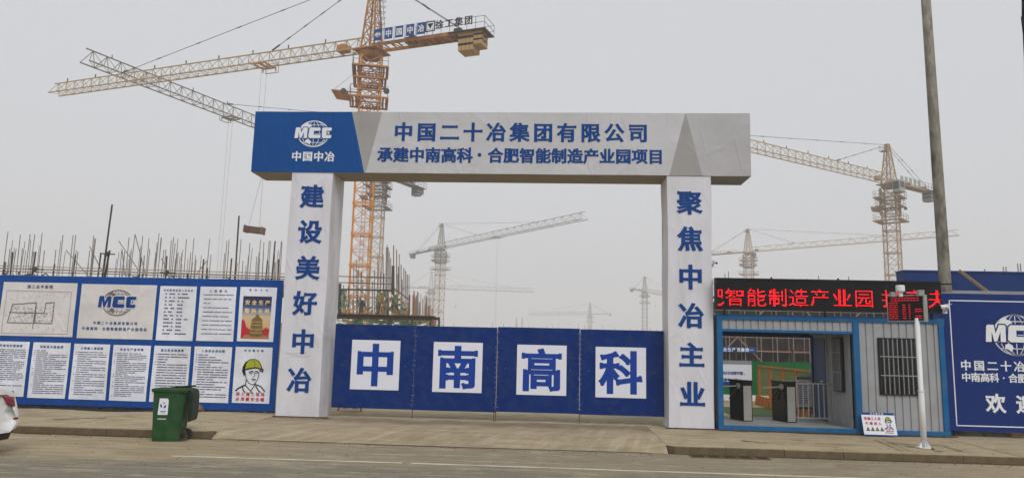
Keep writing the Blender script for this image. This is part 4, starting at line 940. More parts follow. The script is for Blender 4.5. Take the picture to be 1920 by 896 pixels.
# ------------------------------------------------------------------ wheelie bin
bn = thing('wheelie_bin', 'green wheeled rubbish bin with open lid and recycling sticker', 'rubbish bin', (-6.86, 13.12, 0), R(11))
bn.scale = (.86, .9, .98)
def tub(z0, z1, a0, a1, b0, b1, c0, c1, inset=0):
    return [(a0, b0, z0), (a1, b0, z0), (a1, b1, z0), (a0, b1, z0)]
q = MB()     # tapered tub, front (-x side narrow) built from rings
def ring(x0, x1, y0, y1, z, r=.05):
    o_ = []
    for cx, cy, s in ((x1-r, y1-r, 0), (x0+r, y1-r, 1), (x0+r, y0+r, 2), (x1-r, y0+r, 3)):
        for k in range(4): a = (s+k/3)*math.pi/2; o_.append((cx+r*math.cos(a), cy+r*math.sin(a), z))
    return o_
rings = [ring(-.29, .24, -.2, .22, .0), ring(-.295, .25, -.205, .225, .05), ring(-.33, .33, -.24, .26, .86), ring(-.36, .36, -.27, .29, .875), ring(-.365, .365, -.275, .295, .925), ring(-.34, .34, -.25, .27, .93), ring(-.31, .31, -.22, .24, .9), ring(-.27, .22, -.18, .2, .06)]
for rg in rings: q.add(rg, [])
n = 16
q.f += [(k*n+i, k*n+(i+1) % n, (k+1)*n+(i+1) % n, (k+1)*n+i) for k in range(len(rings)-1) for i in range(n)]+[tuple(range(n))[::-1], tuple(range(7*n, 8*n))]; q.m += [0]*(7*n+2)
part('tub', q, 'bin', bn, world=False)
q = MB()      # lid swung open, hanging down behind (+x side)
lid = [(.36, .93), (.43, .9), (.455, .8), (.46, .5), (.44, .36), (.40, .34), (.39, .5), (.385, .8), (.36, .88)]
vs = [(x, -.24, z) for x, z in lid]+[(x, .27, z) for x, z in lid]; k = len(lid)
q.add(vs, [(i, (i+1) % k, k+(i+1) % k, k+i) for i in range(k)]+[tuple(range(k))[::-1], tuple(range(k, 2*k))]); bevel(part('lid', q, 'bin_dark', bn, world=False), .02)
q = MB(); q.tube((.3, .1, .955), (.3, .3, .955), .014, None, 8); q.bar((-.05, .27, .935), (.36, .27, .965), .03); q.bar((-.05, -.02, .945), (.36, -.02, .955), .02); part('handle', q, 'bin_dark', bn, world=False)
for dx_ in (.2, .27): q = MB(); q.box(dx_, -.276-.012, .83, dx_+.018, -.25, .88); part('rim_rib', q, 'bin_dark', bn, world=False)
for yy in (-.15, .15):
    q = MB(); q.tube((.30, yy-.025, .1), (.30, yy+.025, .1), .1, None, 20, 0); q.tube((.30, yy-.03, .1), (.30, yy+.03, .1), .055, None, 14, 1); part('wheel', q, ['rubber', 'bin_dark'], bn, world=False)
q = MB(); q.tube((.30, -.2, .1), (.30, .2, .1), .012, None, 8); part('axle', q, 'black_metal', bn, world=False)
# sticker with three chasing arrows; the front face leans outward towards the top
def by(z): return -.205-(z-.05)*.035/.81-.004
q = MB(); x0_, x1_, z0_2, z1_2 = -.195, -.01, .47, .76
q.poly([(x0_-.01, by(z0_2), z0_2), (x1_, by(z0_2), z0_2), (x1_+.005, by(.73), .73), (x1_-.02, by(z1_2), z1_2), (x0_+.01, by(z1_2), z1_2)]); st = part('sticker', q, 'panel_white', bn, world=False)
q = MB()
for k in range(3):
    a = math.pi/2+k*2*math.pi/3; cx, cz_ = -.105, .645; rr_ = .052
    def pt(ang, r): return (cx+r*math.cos(ang), by(.64)-.002, cz_+r*math.sin(ang))
    q.poly([pt(a+.55, rr_*1.1), pt(a+.3, rr_*.62), pt(a-.35, rr_*.62), pt(a-.5, rr_*1.15), pt(a, rr_*1.25)])
    q.poly([pt(a-.35, rr_*.5), pt(a-.95, rr_*.95), pt(a-.45, rr_*1.35)])
for zz, aa, bb, hh in ((.525, -.155, -.045, .012), (.505, -.14, -.06, .006)): q.poly([(aa, by(zz)-.002, zz), (bb, by(zz)-.002, zz), (bb, by(zz)-.002, zz+hh), (aa, by(zz)-.002, zz+hh)])
part('recycling_print', q, 'print_navy', st, world=False)
q = MB()
for k in range(7): q.poly([(-.2+k*.024, by(.395), .39), (-.18+k*.024, by(.395), .39), (-.18+k*.024, by(.4), .405), (-.2+k*.024, by(.4), .405)])
part('stencil_print', q, 'panel_white', bn, world=False)

# ------------------------------------------------------------------ white car at the left edge, tail towards +X
cx_r = P(31, 770, 11.35)[0]
car = thing('parked_car', 'white sedan parked by the kerb with its red tail lamp showing', 'car', (cx_r-2.2, 10.5, 0))
CL, CW = 4.6, 1.8
def sec(x, pts): return [(x, y, z) for y, z in pts]
def half(zs, ws): return [(wd, z) for z, wd in zip(zs, ws)]
st_ = []   # stations from nose (-x) to tail (+x): x, [ (halfwidth, z) bottom->top ]
prof = [(-2.3, [(.55, .3), (.72, .42), (.74, .55), (.6, .66), (.0, .7)]), (-2.15, [(.74, .22), (.86, .4), (.86, .6), (.74, .74), (.0, .8)]), (-1.5, [(.82, .2), (.9, .42), (.89, .68), (.78, .86), (.0, .93)]),
        (-.9, [(.82, .2), (.9, .45), (.89, .75), (.8, .93), (0, .98)]), (0, [(.82, .2), (.9, .45), (.89, .78), (.8, .95), (0, 1.0)]), (1.0, [(.82, .2), (.9, .45), (.9, .8), (.8, .98), (0, 1.03)]),
        (1.6, [(.82, .22), (.9, .45), (.89, .84), (.79, 1.0), (0, 1.05)]), (2.05, [(.8, .27), (.89, .42), (.86, .85), (.74, 1.02), (0, 1.07)]), (2.17, [(.76, .29), (.87, .42), (.84, .82), (.72, 1.02), (0, 1.08)]),
        (2.21, [(.72, .3), (.84, .42), (.81, .8), (.7, .98), (0, 1.03)]), (2.22, [(.6, .32), (.72, .44), (.7, .74), (.6, .88), (0, .92)])]
q = MB(); m_ = 9
for x, h in prof:
    left = [(x, -w_, z) for w_, z in h]; right = [(x, w_, z) for w_, z in reversed(h[:-1])]; q.add(left+right, [])
n = 9
for k in range(len(prof)-1):
    for i in range(n-1): q.f.append((k*n+i, k*n+i+1, (k+1)*n+i+1, (k+1)*n+i)); q.m.append(0)
    q.f.append((k*n+n-1, k*n, (k+1)*n, (k+1)*n+n-1)); q.m.append(0)
q.f += [tuple(range(n)), tuple(range((len(prof)-1)*n, len(prof)*n))[::-1]]; q.m += [0, 0]
body = part('body', q.warp(lambda x, y, z: (x+(.1 if z < .6 else 0)*max(0, min(1, (x-1.95)/.2)), y, z)), 'car_white', car, world=False, smooth=True); sd = body.modifiers.new('s', 'SUBSURF'); sd.levels = 2; sd.render_levels = 2
q = MB(); gh = [(-1.05, .76, .94, .02), (-.35, .64, 1.36, 0), (.3, .62, 1.42, 0), (.95, .62, 1.36, 0), (1.65, .72, 1.02, 0)]
vs = []
for x, w_, z, _ in gh: vs += [(x, -.8, .93), (x, -w_, z), (x, w_, z), (x, .8, .93)]
q.add(vs, [(k*4+i, k*4+i+1, k*4+4+i+1, k*4+4+i) for k in range(4) for i in range(3)]); part('cabin_glass', q, 'car_glass', car, world=False, smooth=False)
q = MB(); q.add([(-.4, -.66, 1.365), (.3, -.64, 1.43), (1.0, -.64, 1.37), (1.0, .64, 1.37), (.3, .64, 1.43), (-.4, .66, 1.365), (-.4, -.6, 1.4), (.3, -.58, 1.46), (1.0, -.58, 1.4), (1.0, .58, 1.4), (.3, .58, 1.46), (-.4, .6, 1.4)],
    [(0, 1, 7, 6), (1, 2, 8, 7), (2, 3, 9, 8), (3, 4, 10, 9), (4, 5, 11, 10), (5, 0, 6, 11), (6, 7, 10, 11), (7, 8, 9, 10)]); part('roof', q, 'car_white', car, world=False)
for yy in (-.88, .88):
    for xx in (-1.45, 1.3):
        q = MB(); s_g = 1 if yy > 0 else -1; q.tube((xx, yy-.12*s_g, .32), (xx, yy+.03*s_g, .32), .32, .31, 24, 0); wl = part('wheel', q, 'rubber', car, world=False)
        q = MB(); q.tube((xx, yy, .32), (xx, yy+.035*s_g, .32), .2, None, 16); part('rim', q, 'chrome', wl, world=False)
for s_g in (-1, 1):
    q = MB(); pts = [(2.19, .46, .86), (2.205, .56, .74), (2.19, .74, .68), (2.08, .855, .68), (1.96, .868, .83), (2.1, .78, .93)]
    c_ = [Vector((x, y*s_g, z)) for x, y, z in pts]; off = Vector((.05, .02*s_g, 0)); cen = Vector((2.19, .69*s_g, .79))
    q.add([tuple(p_) for p_ in c_]+[tuple(p_+off) for p_ in c_]+[tuple(cen+Vector((.055, .03*s_g, 0)))], [(i, (i+1) % 6, 6+(i+1) % 6, 6+i) for i in range(6)]+[(6+i, 6+(i+1) % 6, 12) for i in range(6)])
    part('tail_lamp', q, 'tail_red', car, world=False)
    q = MB(); q.box(2.2, .72*s_g-.05, .5, 2.30, .72*s_g+.05, .53); part('reflector', q, 'tail_red', car, world=False)
q = MB(); q.box(2.2, -.24, .68, 2.235, .24, .8); part('number_plate', q, 'plate_blue', car, world=False)
q = MB(); q.lathe([(.3, 0), (.3, .01)], 4, (0, 0, 0)); 
q = MB(); vs = [(2.0, -.84, .2), (2.2, -.74, .2), (2.27, 0, .2), (2.2, .74, .2), (2.0, .84, .2)]; vs2 = [(x+.06, y*1.02, z+.2) for x, y, z in vs]
q.add(vs+vs2, [(i, i+1, 6+i, 5+i) for i in range(4)]+[(0, 1, 2, 3, 4)]); part('lower_bumper', q, 'car_dark', car, world=False)
q = MB(); q.strip2([(0, 0), (0, 0)], .01, 0); q.box(2.05, .62, .93, 2.15, .7, .945); part('trunk_badge', q, 'car_dark', car, world=False)
q = MB(); q.box(-2.1, -.8, .2, 2.05, .8, .3); part('underbody', q, 'car_dark', car, world=False)

# ------------------------------------------------------------------ things seen through the booth passage
gf = thing('green_fence', 'green netted site fence seen through the guard booth', 'fence', (8, 26, .15))
q = MB(); q.grid(4, .3, 14, P(1450, 678, 26)[1], 26, 60, 6); q.warp(lambda x, y, z: (x, y+.03*math.sin(x*6)+.02*math.sin(x*17+z*3), z+.012*math.sin(x*4))); part('netting', q, 'green_wall', gf)
q = MB(); q.box(4, 25.9, .15, 14, 26.1, .34); part('plinth', q, 'white_paint', gf)
for k in range(6): q = MB(); q.bar((4.3+k*1.9, 26.06, .15), (4.3+k*1.9, 26.06, 1.9), .06); part('post', q, 'pipe_dark', gf)
a = P(1357, 675, 24); b = P(1409, 676, 24); zb_ = P(1409, 723, 24)[1]
bb = thing('slogan_board', 'white slogan board with navy characters seen through the booth passage', 'board', (b[0]-1, 24, .15))
q = MB(); q.box(b[0]-3.2, 24, zb_, b[0], 24.06, a[1], 0); q.box(b[0]-3.2, 23.995, P(1400, 683, 24)[1], b[0], 24.0, a[1]+.001, 1); q.box(b[0]-3.2, 23.995, zb_-.0, b[0], 24, zb_+.11, 2); bp_ = part('panel', q, ['panel_white', 'galv', 'print_navy'], bb)
q = MB(); k = (b[0]-a[0])/52; aa = P(1399, 699.5, 24); row(q, '的日子过得不错,', aa[0]-48*k, aa[1], aa[0], aa[1], 6.4*k, 23.99, .03); aa = P(1383, 712, 24); row(q, '饭都有人喂', aa[0]-32*k, aa[1], aa[0], aa[1], 6.4*k, 23.99, .03); part('lettering', q, 'print_navy', bp_)
for dx_ in (.1, 1.5, 3.0): q = MB(); q.bar((b[0]-dx_, 24.1, .15), (b[0]-dx_, 24.1, a[1]), .06); part('post', q, 'galv', bb)
# turf strip
q = MB(); q.poly([(4.6, 18.9, .152), (9, 18.9, .152), (10, 23, .152), (4.6, 23, .152)]); structure('turf_strip', q, 'turf', 'worn green turf mat on the site ground behind the booth')
# orange barrier row
g0 = G(1424, 757, .15); g1 = G(1528, 789, .15); g0 = Vector((g0[0], g0[1], .15)); g1 = Vector((g1[0], g1[1], .15)); d_ = (g1-g0)
ob = thing('orange_barrier', 'orange mesh panel barrier standing behind the turnstiles', 'barrier', tuple(g0+d_*.5))
nP = 4; nv = Vector((-d_.y, d_.x, 0)).normalized()*.04
for k in range(nP):
    A = g0+d_*(k/nP); B = g0+d_*((k+1)/nP); q = MB(); 
    for zz in (.35, 1.35): q.bar(tuple(A+Vector((0, 0, zz-.15))), tuple(B+Vector((0, 0, zz-.15))), .05)
    q.bar(tuple(A), tuple(A+Vector((0, 0, 1.2))), .07); part('barrier_frame', q, 'orange', ob)
    q = MB(); N_ = 14
    for i in range(N_): C_ = A+(B-A)*(i/N_); q.bar(tuple(C_+Vector((0, 0, .2))), tuple(C_+Vector((0, 0, 1.2))), .008)
    for i in range(8): q.bar(tuple(A+Vector((0, 0, .25+i*.12))), tuple(B+Vector((0, 0, .25+i*.12))), .008)
    part('mesh_infill', q, 'timber', ob)
    for i in range(4):
        C_ = A+(B-A)*((i+.15)/4)-nv*4; D_ = A+(B-A)*((i+.8)/4)-nv*4
        q = MB(); q.add([tuple(C_), tuple(D_), tuple(D_+nv*3), tuple(C_+nv*3), tuple(C_+Vector((0, 0, .28))+nv), tuple(D_+Vector((0, 0, .28))+nv), tuple(D_+Vector((0, 0, .28))+nv*2), tuple(C_+Vector((0, 0, .28))+nv*2)], [(0, 3, 2, 1), (4, 5, 6, 7), (0, 1, 5, 4), (1, 2, 6, 5), (2, 3, 7, 6), (3, 0, 4, 7)])
        part('barrier_foot', q, 'orange', ob)
a = P(1493, 705, 19.2); b = P(1521, 706, 19.2); c_ = P(1494, 766, 19.2)
ns = thing('notice_stand', 'blue and white notice stand behind the steel railing', 'notice stand', ((a[0]+b[0])/2, 19.2, .15))
q = MB(); q.box(a[0], 19.2, c_[1], b[0], 19.23, a[1], 0); q.box(a[0], 19.196, a[1]-.08, b[0], 19.199, a[1], 1); q.box(a[0], 19.196, c_[1], b[0], 19.199, c_[1]+.05, 2); ns_ = part('panel', q, ['panel_white', 'print_grey', 'door_blue'], ns)
q = MB(); 
for i in range(13): dashes(q, a[0]+.03, b[0]-.03-rr.uniform(0, .08), a[1]-.14-i*.045, .016, 19.195, rr)
part('printed_lines', q, 'print_line', ns_)['kind'] = 'stuff'; q = MB(); q.bar((a[0]+.03, 19.25, .15), (a[0]+.03, 19.25, a[1]), .03); q.bar((b[0]-.03, 19.25, .15), (b[0]-.03, 19.25, a[1]), .03); part('leg', q, 'galv', ns)

# ------------------------------------------------------------------ buildings under construction
def scaffold_building(name, label, x0, x1, y0, y1, z1, px_=1.0, pz=1.7, base=.15, banner=True):
    t = thing(name, label, 'building', ((x0+x1)/2, (y0+y1)/2, base))
    q = MB(); q.box(x0, y0+1.2, base, x1, y1, z1-.4, 0)
    part('net_wall', q, 'dark_facade', t)
    nz = int((z1-base)/pz)
    for k in range(nz+1):
        q = MB(); q.box(x0, y0+.3, base+k*pz-.06, x1, y0+1.2, base+k*pz+.04); part('walkway', q, 'redplank', t)
    nx = int((x1-x0)/px_)
    sh = None
    for i in range(nx+1):
        for yy in (y0, y0+1.0):
            q = MB(); h = random.uniform(.3, 1.6); q.bar((x0+i*px_, yy, base), (x0+i*px_+random.uniform(-.05, .05), yy, z1+h), .045); part('scaffold_pole', q, 'rebar', t)
    for k in range(nz+1):
        for dz in (0, .85):
            q = MB(); q.bar((x0, y0-.03, base+k*pz+dz), (x1, y0-.03, base+k*pz+dz), .04); part('ledger', q, 'rebar', t)
    for i in range(0, nx-5, 6):
        q = MB(); q.bar((x0+i*px_, y0-.08, base), (x0+(i+5)*px_, y0-.08, base+3*pz), .05); q.bar((x0+(i+5)*px_, y0-.1, base), (x0+i*px_, y0-.1, base+3*pz), .05); part('cross_brace', q, 'pipe', t)
    return t
tc_ = scaffold_building('scaffolded_building', 'dark building wrapped in scaffolding seen through the guard booth', 9, 26, 48, 60, 5.4)
a = P(1357, 652, 47.8); b = P(1417, 661, 47.8); q = MB(); q.box(a[0]-2, 47.78, b[1]-.0, b[0], 47.8, P(1417, 651, 47.8)[1]); o = part('slogan_banner', q, 'print_navy', tc_)
q = MB(); row(q, '安全生产质量第一', b[0]-2.3, (b[1]+P(1417, 651, 47.8)[1])/2, b[0]-.15, (b[1]+P(1417, 651, 47.8)[1])/2, .24, 47.76, .03); part('lettering', q, 'print_white', o)
# left building: slab edge, rails and starter bars over the notice board
bl = thing('building_frame', 'concrete building frame with starter bars rising over the notice board', 'building', (-18, 36, .15))
sz = P(265, 524, 30)[1]
q = MB(); q.box(-40, 30.6, sz-.35, -11.2, 35, sz-.12); part('floor_slab', q, 'concrete', bl)
for k in range(6): q = MB(); q.box(-39+k*5.2, 31.5, .15, -38.4+k*5.2, 32.1, sz-.35); part('column', q, 'concrete', bl)
for (ya, yb2, th, mt) in ((498, 513, .03, 'pipe'), (502.8, 519, .055, 'pipe'), (508, 523, .03, 'pipe_dark')):
    a = P(0, ya, 30); b = P(531, yb2, 30); s = (b[1]-a[1])/(b[0]-a[0]); q = MB(); q.bar((-40, 30, a[1]+s*(-40-a[0])), (-9.6, 30, a[1]+s*(-9.6-a[0])), th); part('ledger', q, mt, bl)
Z3 = 3.3178
bars = [(50, 215), (62, 320), (78, 340, 1), (127, 232), (140, 318), (188, 228), (217, 230), (222, 338, 1), (262, 222), (277, 330), (348, 325), (392, 235), (455, 235), (472, 232), (470, 355, 1), (485, 338), (583, 240), (595, 255), (558, 330), (627, 352, 1),
        (675, 235), (758, 320), (775, 335), (803, 250), (818, 322), (840, 228), (888, 240), (878, 370, 1), (898, 360), (927, 255), (932, 320), (970, 340), (990, 222), (1005, 250), (1020, 325), (1033, 325), (1038, 365, 1), (1066, 268), (1080, 248), (1090, 285), (1103, 350),
        (1160, 262), (1187, 342), (1207, 255), (1220, 388), (1267, 385, 1), (1305, 258), (1313, 357), (1397, 350), (1412, 270), (1425, 265), (1441, 380, 1), (1500, 260), (1512, 395), (1555, 283), (1597, 367), (1615, 380), (1622, 262), (1642, 278), (1675, 270), (1683, 272),
        (1712, 272, 1), (1750, 272), (1755, 276), (1733, 385, 1), (1665, 392, 1), (1710, 405), (698, 45, 2), (1487, 115, 2), (30, 400, 1), (340, 415, 1), (1290, 440, 1), (1168, 470, 1)]
for b_ in bars:
    yd = 30+random.uniform(.6, 9) if len(b_) == 2 else 30.1
    a = P(b_[0]/Z3, 370+b_[1]/Z3, yd); w_ = .024 if len(b_) == 2 else (.045 if b_[2] == 1 else .05)
    ln = random.uniform(-.05, .05)
    if b_[0] == 698: ln = -.12
    q = MB(); q.bar((a[0]+ln, yd, sz-.35), (a[0], yd, a[1]), w_*(yd/30)); part('starter_bar' if len(b_) == 2 else 'scaffold_pole', q, 'rebar' if len(b_) == 2 else 'pipe_dark', bl)
for (x_0, y_0, x_1, y_1) in ((410, 328, 560, 500), (557, 305, 645, 480), (738, 270, 870, 465), (842, 235, 905, 480), (1290, 392, 1220, 480), (760, 330, 775, 480), (1005, 380, 1050, 480)):
    a = P(x_0/Z3, 370+y_0/Z3, 33); b = P(x_1/Z3, 370+y_1/Z3, 33); q = MB(); q.bar((a[0], 33, a[1]), (b[0], 33, b[1]), .03); part('leaning_bar', q, 'rebar', bl)
for k in range(60):
    yd = random.uniform(31, 34.5); x_ = random.uniform(0, 530); a = P(x_, random.choice([random.uniform(445, 475), random.uniform(470, 500)]), yd); q = MB(); q.bar((a[0]+random.uniform(-.08, .08), yd, sz-.35), (a[0], yd, a[1]), .02); part('starter_bar', q, 'rebar', bl)
# beam reinforcement clutter along the slab edge
q = MB(); r_ = random.Random(12)
for i in range(420):
    x = r_.uniform(-30, -10.2); y = 30.4+r_.uniform(0, 2); z = sz-.1+r_.uniform(0, .2)*(1+.5*math.sin(x)); l_ = r_.uniform(.05, .5)
    q.bar((x, y, z), (x+r_.uniform(-.4, .4), y, z+r_.uniform(-.03, .22) if r_.random() < .6 else z+.01), r_.uniform(.02, .05))
part('reinforcement_cage', q, 'pipe_dark', bl)['kind'] = 'stuff'
for px, py in ((222, 448), (1040, 470), (665, 352)):
    a = P(px/Z3, 370+py/Z3, 29.9); q = MB(); q.bar((a[0]-.3, 29.9, a[1]+.02), (a[0]+.35, 29.9, a[1]-.01), .05); q.bar((a[0]-.05, 29.9, a[1]-.1), (a[0]+.0, 29.9, a[1]+.1), .09); part('coupler', q, 'pipe_dark', bl)
a = P(200, 495, 29.9); q = MB()
for k in range(4): q.bar((a[0]+random.uniform(-.08, .08), 29.9, sz-.2), (a[0]+random.uniform(-.02, .2), 29.9, a[1]+random.uniform(.2, .6)), .03)
part('bar_bundle', q, 'pipe_dark', bl)
# building seen through the gate opening
S7 = 4.979
def z7(a, b): return (620+a/S7, 440+b/S7)
YB = 45
bg_ = thing('netted_building', 'unfinished building with green nets, poles and starter bars behind the gate', 'building', (-12, 47, .15))
a = P(*z7(60, 800), YB); b = P(*z7(720, 800), YB); q = MB(); q.box(a[0]-6, YB+1, .15, b[0]-.3, YB+12, P(*z7(400, 835), YB)[1]); part('concrete_core', q, 'concrete', bg_)
def net(pts, yy, seed):
    r_ = random.Random(seed); q = MB(); A, B, C_, D_ = [Vector((P(*z7(*p), yy)[0], yy, P(*z7(*p), yy)[1])) for p in pts]; n1, n2 = 12, 8; vs = []
    for j in range(n2+1):
        for i in range(n1+1):
            s, t_ = i/n1, j/n2; pt_ = (A*(1-s)+B*s)*(1-t_)+(D_*(1-s)+C_*s)*t_; vs.append((pt_.x+r_.uniform(-.03, .03), pt_.y+r_.uniform(-.04, .04), pt_.z+r_.uniform(-.05, .05)))
    q.add(vs, [(j*(n1+1)+i, j*(n1+1)+i+1, (j+1)*(n1+1)+i+1, (j+1)*(n1+1)+i) for j in range(n2) for i in range(n1) if r_.random() > .16]); part('safety_net', q, 'net', bg_)
net([(85, 520), (150, 505), (150, 740), (85, 740)], 45.6, 1); net([(430, 515), (540, 520), (540, 755), (415, 755)], 45.5, 2); net([(560, 560), (640, 560), (640, 750), (560, 755)], 45.7, 3)
net([(640, 640), (715, 690), (712, 770), (630, 760)], 45.4, 4); net([(60, 765), (640, 775), (640, 850), (60, 850)], 45.9, 7); net([(640, 785), (985, 800), (985, 850), (640, 850)], 45.9, 8)
def pole7(a, b, w_, m, yy, nm='scaffold_pole'):
    A = P(*z7(*a), yy); B = P(*z7(*b), yy); q = MB(); q.bar((A[0], yy, A[1]), (B[0], yy, B[1]), w_); part(nm, q, m, bg_)
for x_, t_ in ((120, 470), (165, 480), (215, 270), (240, 240), (255, 330), (285, 350), (300, 420), (345, 400), (360, 300), (390, 440), (410, 330), (440, 180), (465, 340), (490, 180), (498, 360), (527, 95), (537, 120), (548, 160), (560, 220), (588, 97), (592, 290), (615, 140), (622, 370),
                (640, 180), (632, 300), (657, 280), (668, 420), (683, 310), (700, 335), (715, 370), (732, 375), (740, 580), (130, 520), (180, 560), (205, 600), (320, 560)):
    pole7((x_+random.uniform(-3, 3), 760), (x_, t_), .05, random.choice(['rebar', 'rebar', 'pipe', 'rust']), 45.8+random.uniform(0, 3), 'starter_bar')
for a, b, w_, m in (((80, 760), (85, 455), .16, 'pipe_dark'), ((515, 740), (525, 120), .1, 'rebar'), ((578, 560), (582, 290), .14, 'pipe_dark'), ((728, 760), (735, 560), .1, 'rust'),
                    ((75, 388), (575, 402), .05, 'pipe_dark'), ((75, 445), (575, 462), .05, 'pipe_dark'), ((75, 510), (590, 520), .1, 'pipe_dark'), ((480, 580), (590, 582), .06, 'pipe_orange'), ((430, 640), (590, 645), .06, 'pipe_orange'),
                    ((80, 620), (340, 625), .06, 'pipe'), ((590, 500), (725, 600), .06, 'pipe_dark'), ((600, 520), (720, 700), .06, 'pipe_orange'), ((650, 620), (730, 650), .06, 'pipe'), ((100, 700), (340, 690), .07, 'pipe_orange'), ((490, 755), (490, 520), .07, 'timber'),
                    ((360, 755), (390, 700), .12, 'timber'), ((610, 755), (640, 690), .12, 'timber'), ((445, 755), (450, 560), .06, 'timber'), ((468, 755), (466, 560), .06, 'pipe_orange'), ((300, 755), (302, 640), .06, 'pipe'), ((515, 755), (515, 600), .08, 'pipe_orange')):
    pole7(a, b, w_, m, 45.2)
for k in range(190):
    x_ = random.uniform(80, 960); y_ = random.uniform(600, 820) if x_ < 715 else random.uniform(780, 830); pole7((x_, y_), (x_+random.uniform(-50, 50), y_+random.uniform(-60, 40)), .06, random.choice(['timber', 'pipe', 'pipe', 'pipe_orange', 'net', 'pipe_dark', 'net']), 45+random.uniform(0, .8))
for x_, y0_, y1_ in ((555, 540, 755), (640, 570, 690)):
    for k in range(5):
        ya = y1_-(y1_-y0_)*k/5; yb_ = y1_-(y1_-y0_)*(k+1)/5; pole7((x_, ya), (x_+3, yb_), .11, 'red_paint' if k % 2 else 'white_paint', 44.9, 'striped_post')
# second block further back
b2 = thing('starter_bar_block', 'distant cluster of starter bars beside the far crane mast', 'building', (-11, 62, .15))
q = MB(); A = P(*z7(735, 765), 62); B = P(*z7(960, 765), 62); q.box(A[0], 62, .15, B[0], 70, P(*z7(800, 850), 62)[1]); part('concrete_core', q, 'concrete', b2)
for i in range(40):
    x_ = random.uniform(760, 950); top_ = 500+(x_-760)*.45+random.uniform(0, 110); yy = 62+random.uniform(0, 3); A = P(*z7(x_, 770), yy); B = P(*z7(x_+3, top_), yy)
    q = MB(); q.bar((A[0], yy, A[1]-.5), (B[0], yy, B[1]), .05); part('starter_bar', q, random.choice(['rust', 'rebar', 'pipe_orange', 'rebar']), b2)
# flat canopy on posts just behind the gate
cn = thing('canopy', 'flat brown plank canopy on thin posts just behind the gate', 'canopy', (-10, 32, .15))
cy = 32; A = P(*z7(60, 745), cy); B = P(*z7(1020, 800), cy+1); q = MB(); 
q.add([(A[0]-1, cy, A[1]-.1), (B[0]-.0, cy+1, A[1]-.1), (B[0], cy+1, A[1]+.02), (A[0]-1, cy, A[1]+.02), (A[0]-1, cy+2.2, A[1]-.1), (B[0]-.5, cy+2.2, A[1]-.1), (B[0]-.5, cy+2.2, A[1]+.02), (A[0]-1, cy+2.2, A[1]+.02)], [(0, 1, 2, 3), (5, 4, 7, 6), (3, 2, 6, 7), (0, 4, 5, 1), (1, 5, 6, 2), (4, 0, 3, 7)]); part('deck', q, 'pipe_dark', cn)
q = MB(); q.bar((A[0]-1, cy-.05, A[1]+.03), (B[0]-.2, cy+.9, A[1]+.04), .05); part('edge_rail', q, 'crate', cn)
for x_ in (540, 560, 755, 928, 952, 1010):
    C_ = P(*z7(x_, 800), cy+.5); q = MB(); q.bar((C_[0], cy+.6, .15), (C_[0], cy+.6, A[1]-.1), .07); part('post', q, 'pipe_dark' if x_ != 952 else 'red_paint', cn)
# worker seen behind the main crane mast
a = P(678, 588, 43.5)
wk = thing('person', 'crouching worker in dark clothes and pale helmet on the netted building', 'person', (a[0], 43.5, a[1])); wk.scale = (.75, .75, .75)
def skinned(name, pts, edges, rad, matn, parent):
    me = bpy.data.meshes.new(name); me.from_pydata(pts, edges, []); me.materials.append(M[matn]); o_ = link(bpy.data.objects.new(name, me)); o_.parent = parent
    sk = o_.modifiers.new('skin', 'SKIN')
    for v_, r__ in zip(me.skin_vertices[0].data if me.skin_vertices else [], rad): v_.radius = (r__, r__)
    if not me.skin_vertices:
        bm_ = __import__('bmesh').new(); bm_.from_mesh(me); bm_.verts.layers.skin.verify(); lay = bm_.verts.layers.skin.active
        bm_.verts.ensure_lookup_table()
        for i, r__ in enumerate(rad): bm_.verts[i][lay].radius = (r__, r__); bm_.verts[i][lay].use_root = (i == 0)
        bm_.to_mesh(me); bm_.free()
    s2 = o_.modifiers.new('sub', 'SUBSURF'); s2.levels = 1; s2.render_levels = 1
    return o_
pp = [(0, 0, .42), (.02, -.03, .65), (.05, -.08, .86), (.06, -.1, .98), (.07, -.12, 1.08), (.1, -.3, .5), (.1, -.2, .1), (.12, -.32, .04), (-.1, -.28, .5), (-.1, -.16, .1), (-.1, -.28, .04), (.24, -.1, .84), (.3, -.25, .6), (.2, -.42, .55), (-.13, -.08, .84), (-.2, -.25, .62), (-.1, -.42, .6)]
ee = [(0, 1), (1, 2), (2, 3), (3, 4), (0, 5), (5, 6), (6, 7), (0, 8), (8, 9), (9, 10), (2, 11), (11, 12), (12, 13), (2, 14), (14, 15), (15, 16)]
skinned('body', pp, ee, [.15, .14, .15, .06, .1, .085, .055, .05, .085, .055, .05, .06, .045, .04, .06, .045, .04], 'cloth', wk)
q = MB(); q.lathe([(.17, 0), (.14, .02), (.13, .08), (.08, .14), (.02, .16)], 12, (.07, -.12, 1.1)); part('helmet', q, 'helmet', wk, world=False, smooth=True)
# distant slab edge with starter bars
fb = thing('far_building', 'faint far building edge with thin starter bars above the gate', 'building', (0, 200, .15))
q = MB(); A = P(850, 616, 200); B = P(1240, 628, 200); q.box(A[0], 200, .15, B[0]+10, 230, B[1]); part('wall', q, 'far_grey', fb)
for i in range(34):
    x_ = A[0]+(B[0]-A[0])*(i+random.uniform(-.3, .3))/33; q = MB(); q.bar((x_, 200, B[1]-.5), (x_, 200, B[1]+random.uniform(1.0, 2.3)), .09); part('starter_bar', q, 'rebar', fb)
for px_c in (968, 979): q = MB(); C_ = P(px_c, 600, 160); q.bar((C_[0], 160, 2), (C_[0], 160, C_[1]+.5), .12); part('post', q, 'rebar', fb)
fr_ = thing('far_block', 'far starter bars showing over the dark blue hoarding', 'building', (25, 42, .15))
q = MB(); q.box(22, 42, .15, 40, 60, P(1900, 515, 42)[1]); part('wall', q, 'far_grey', fr_)
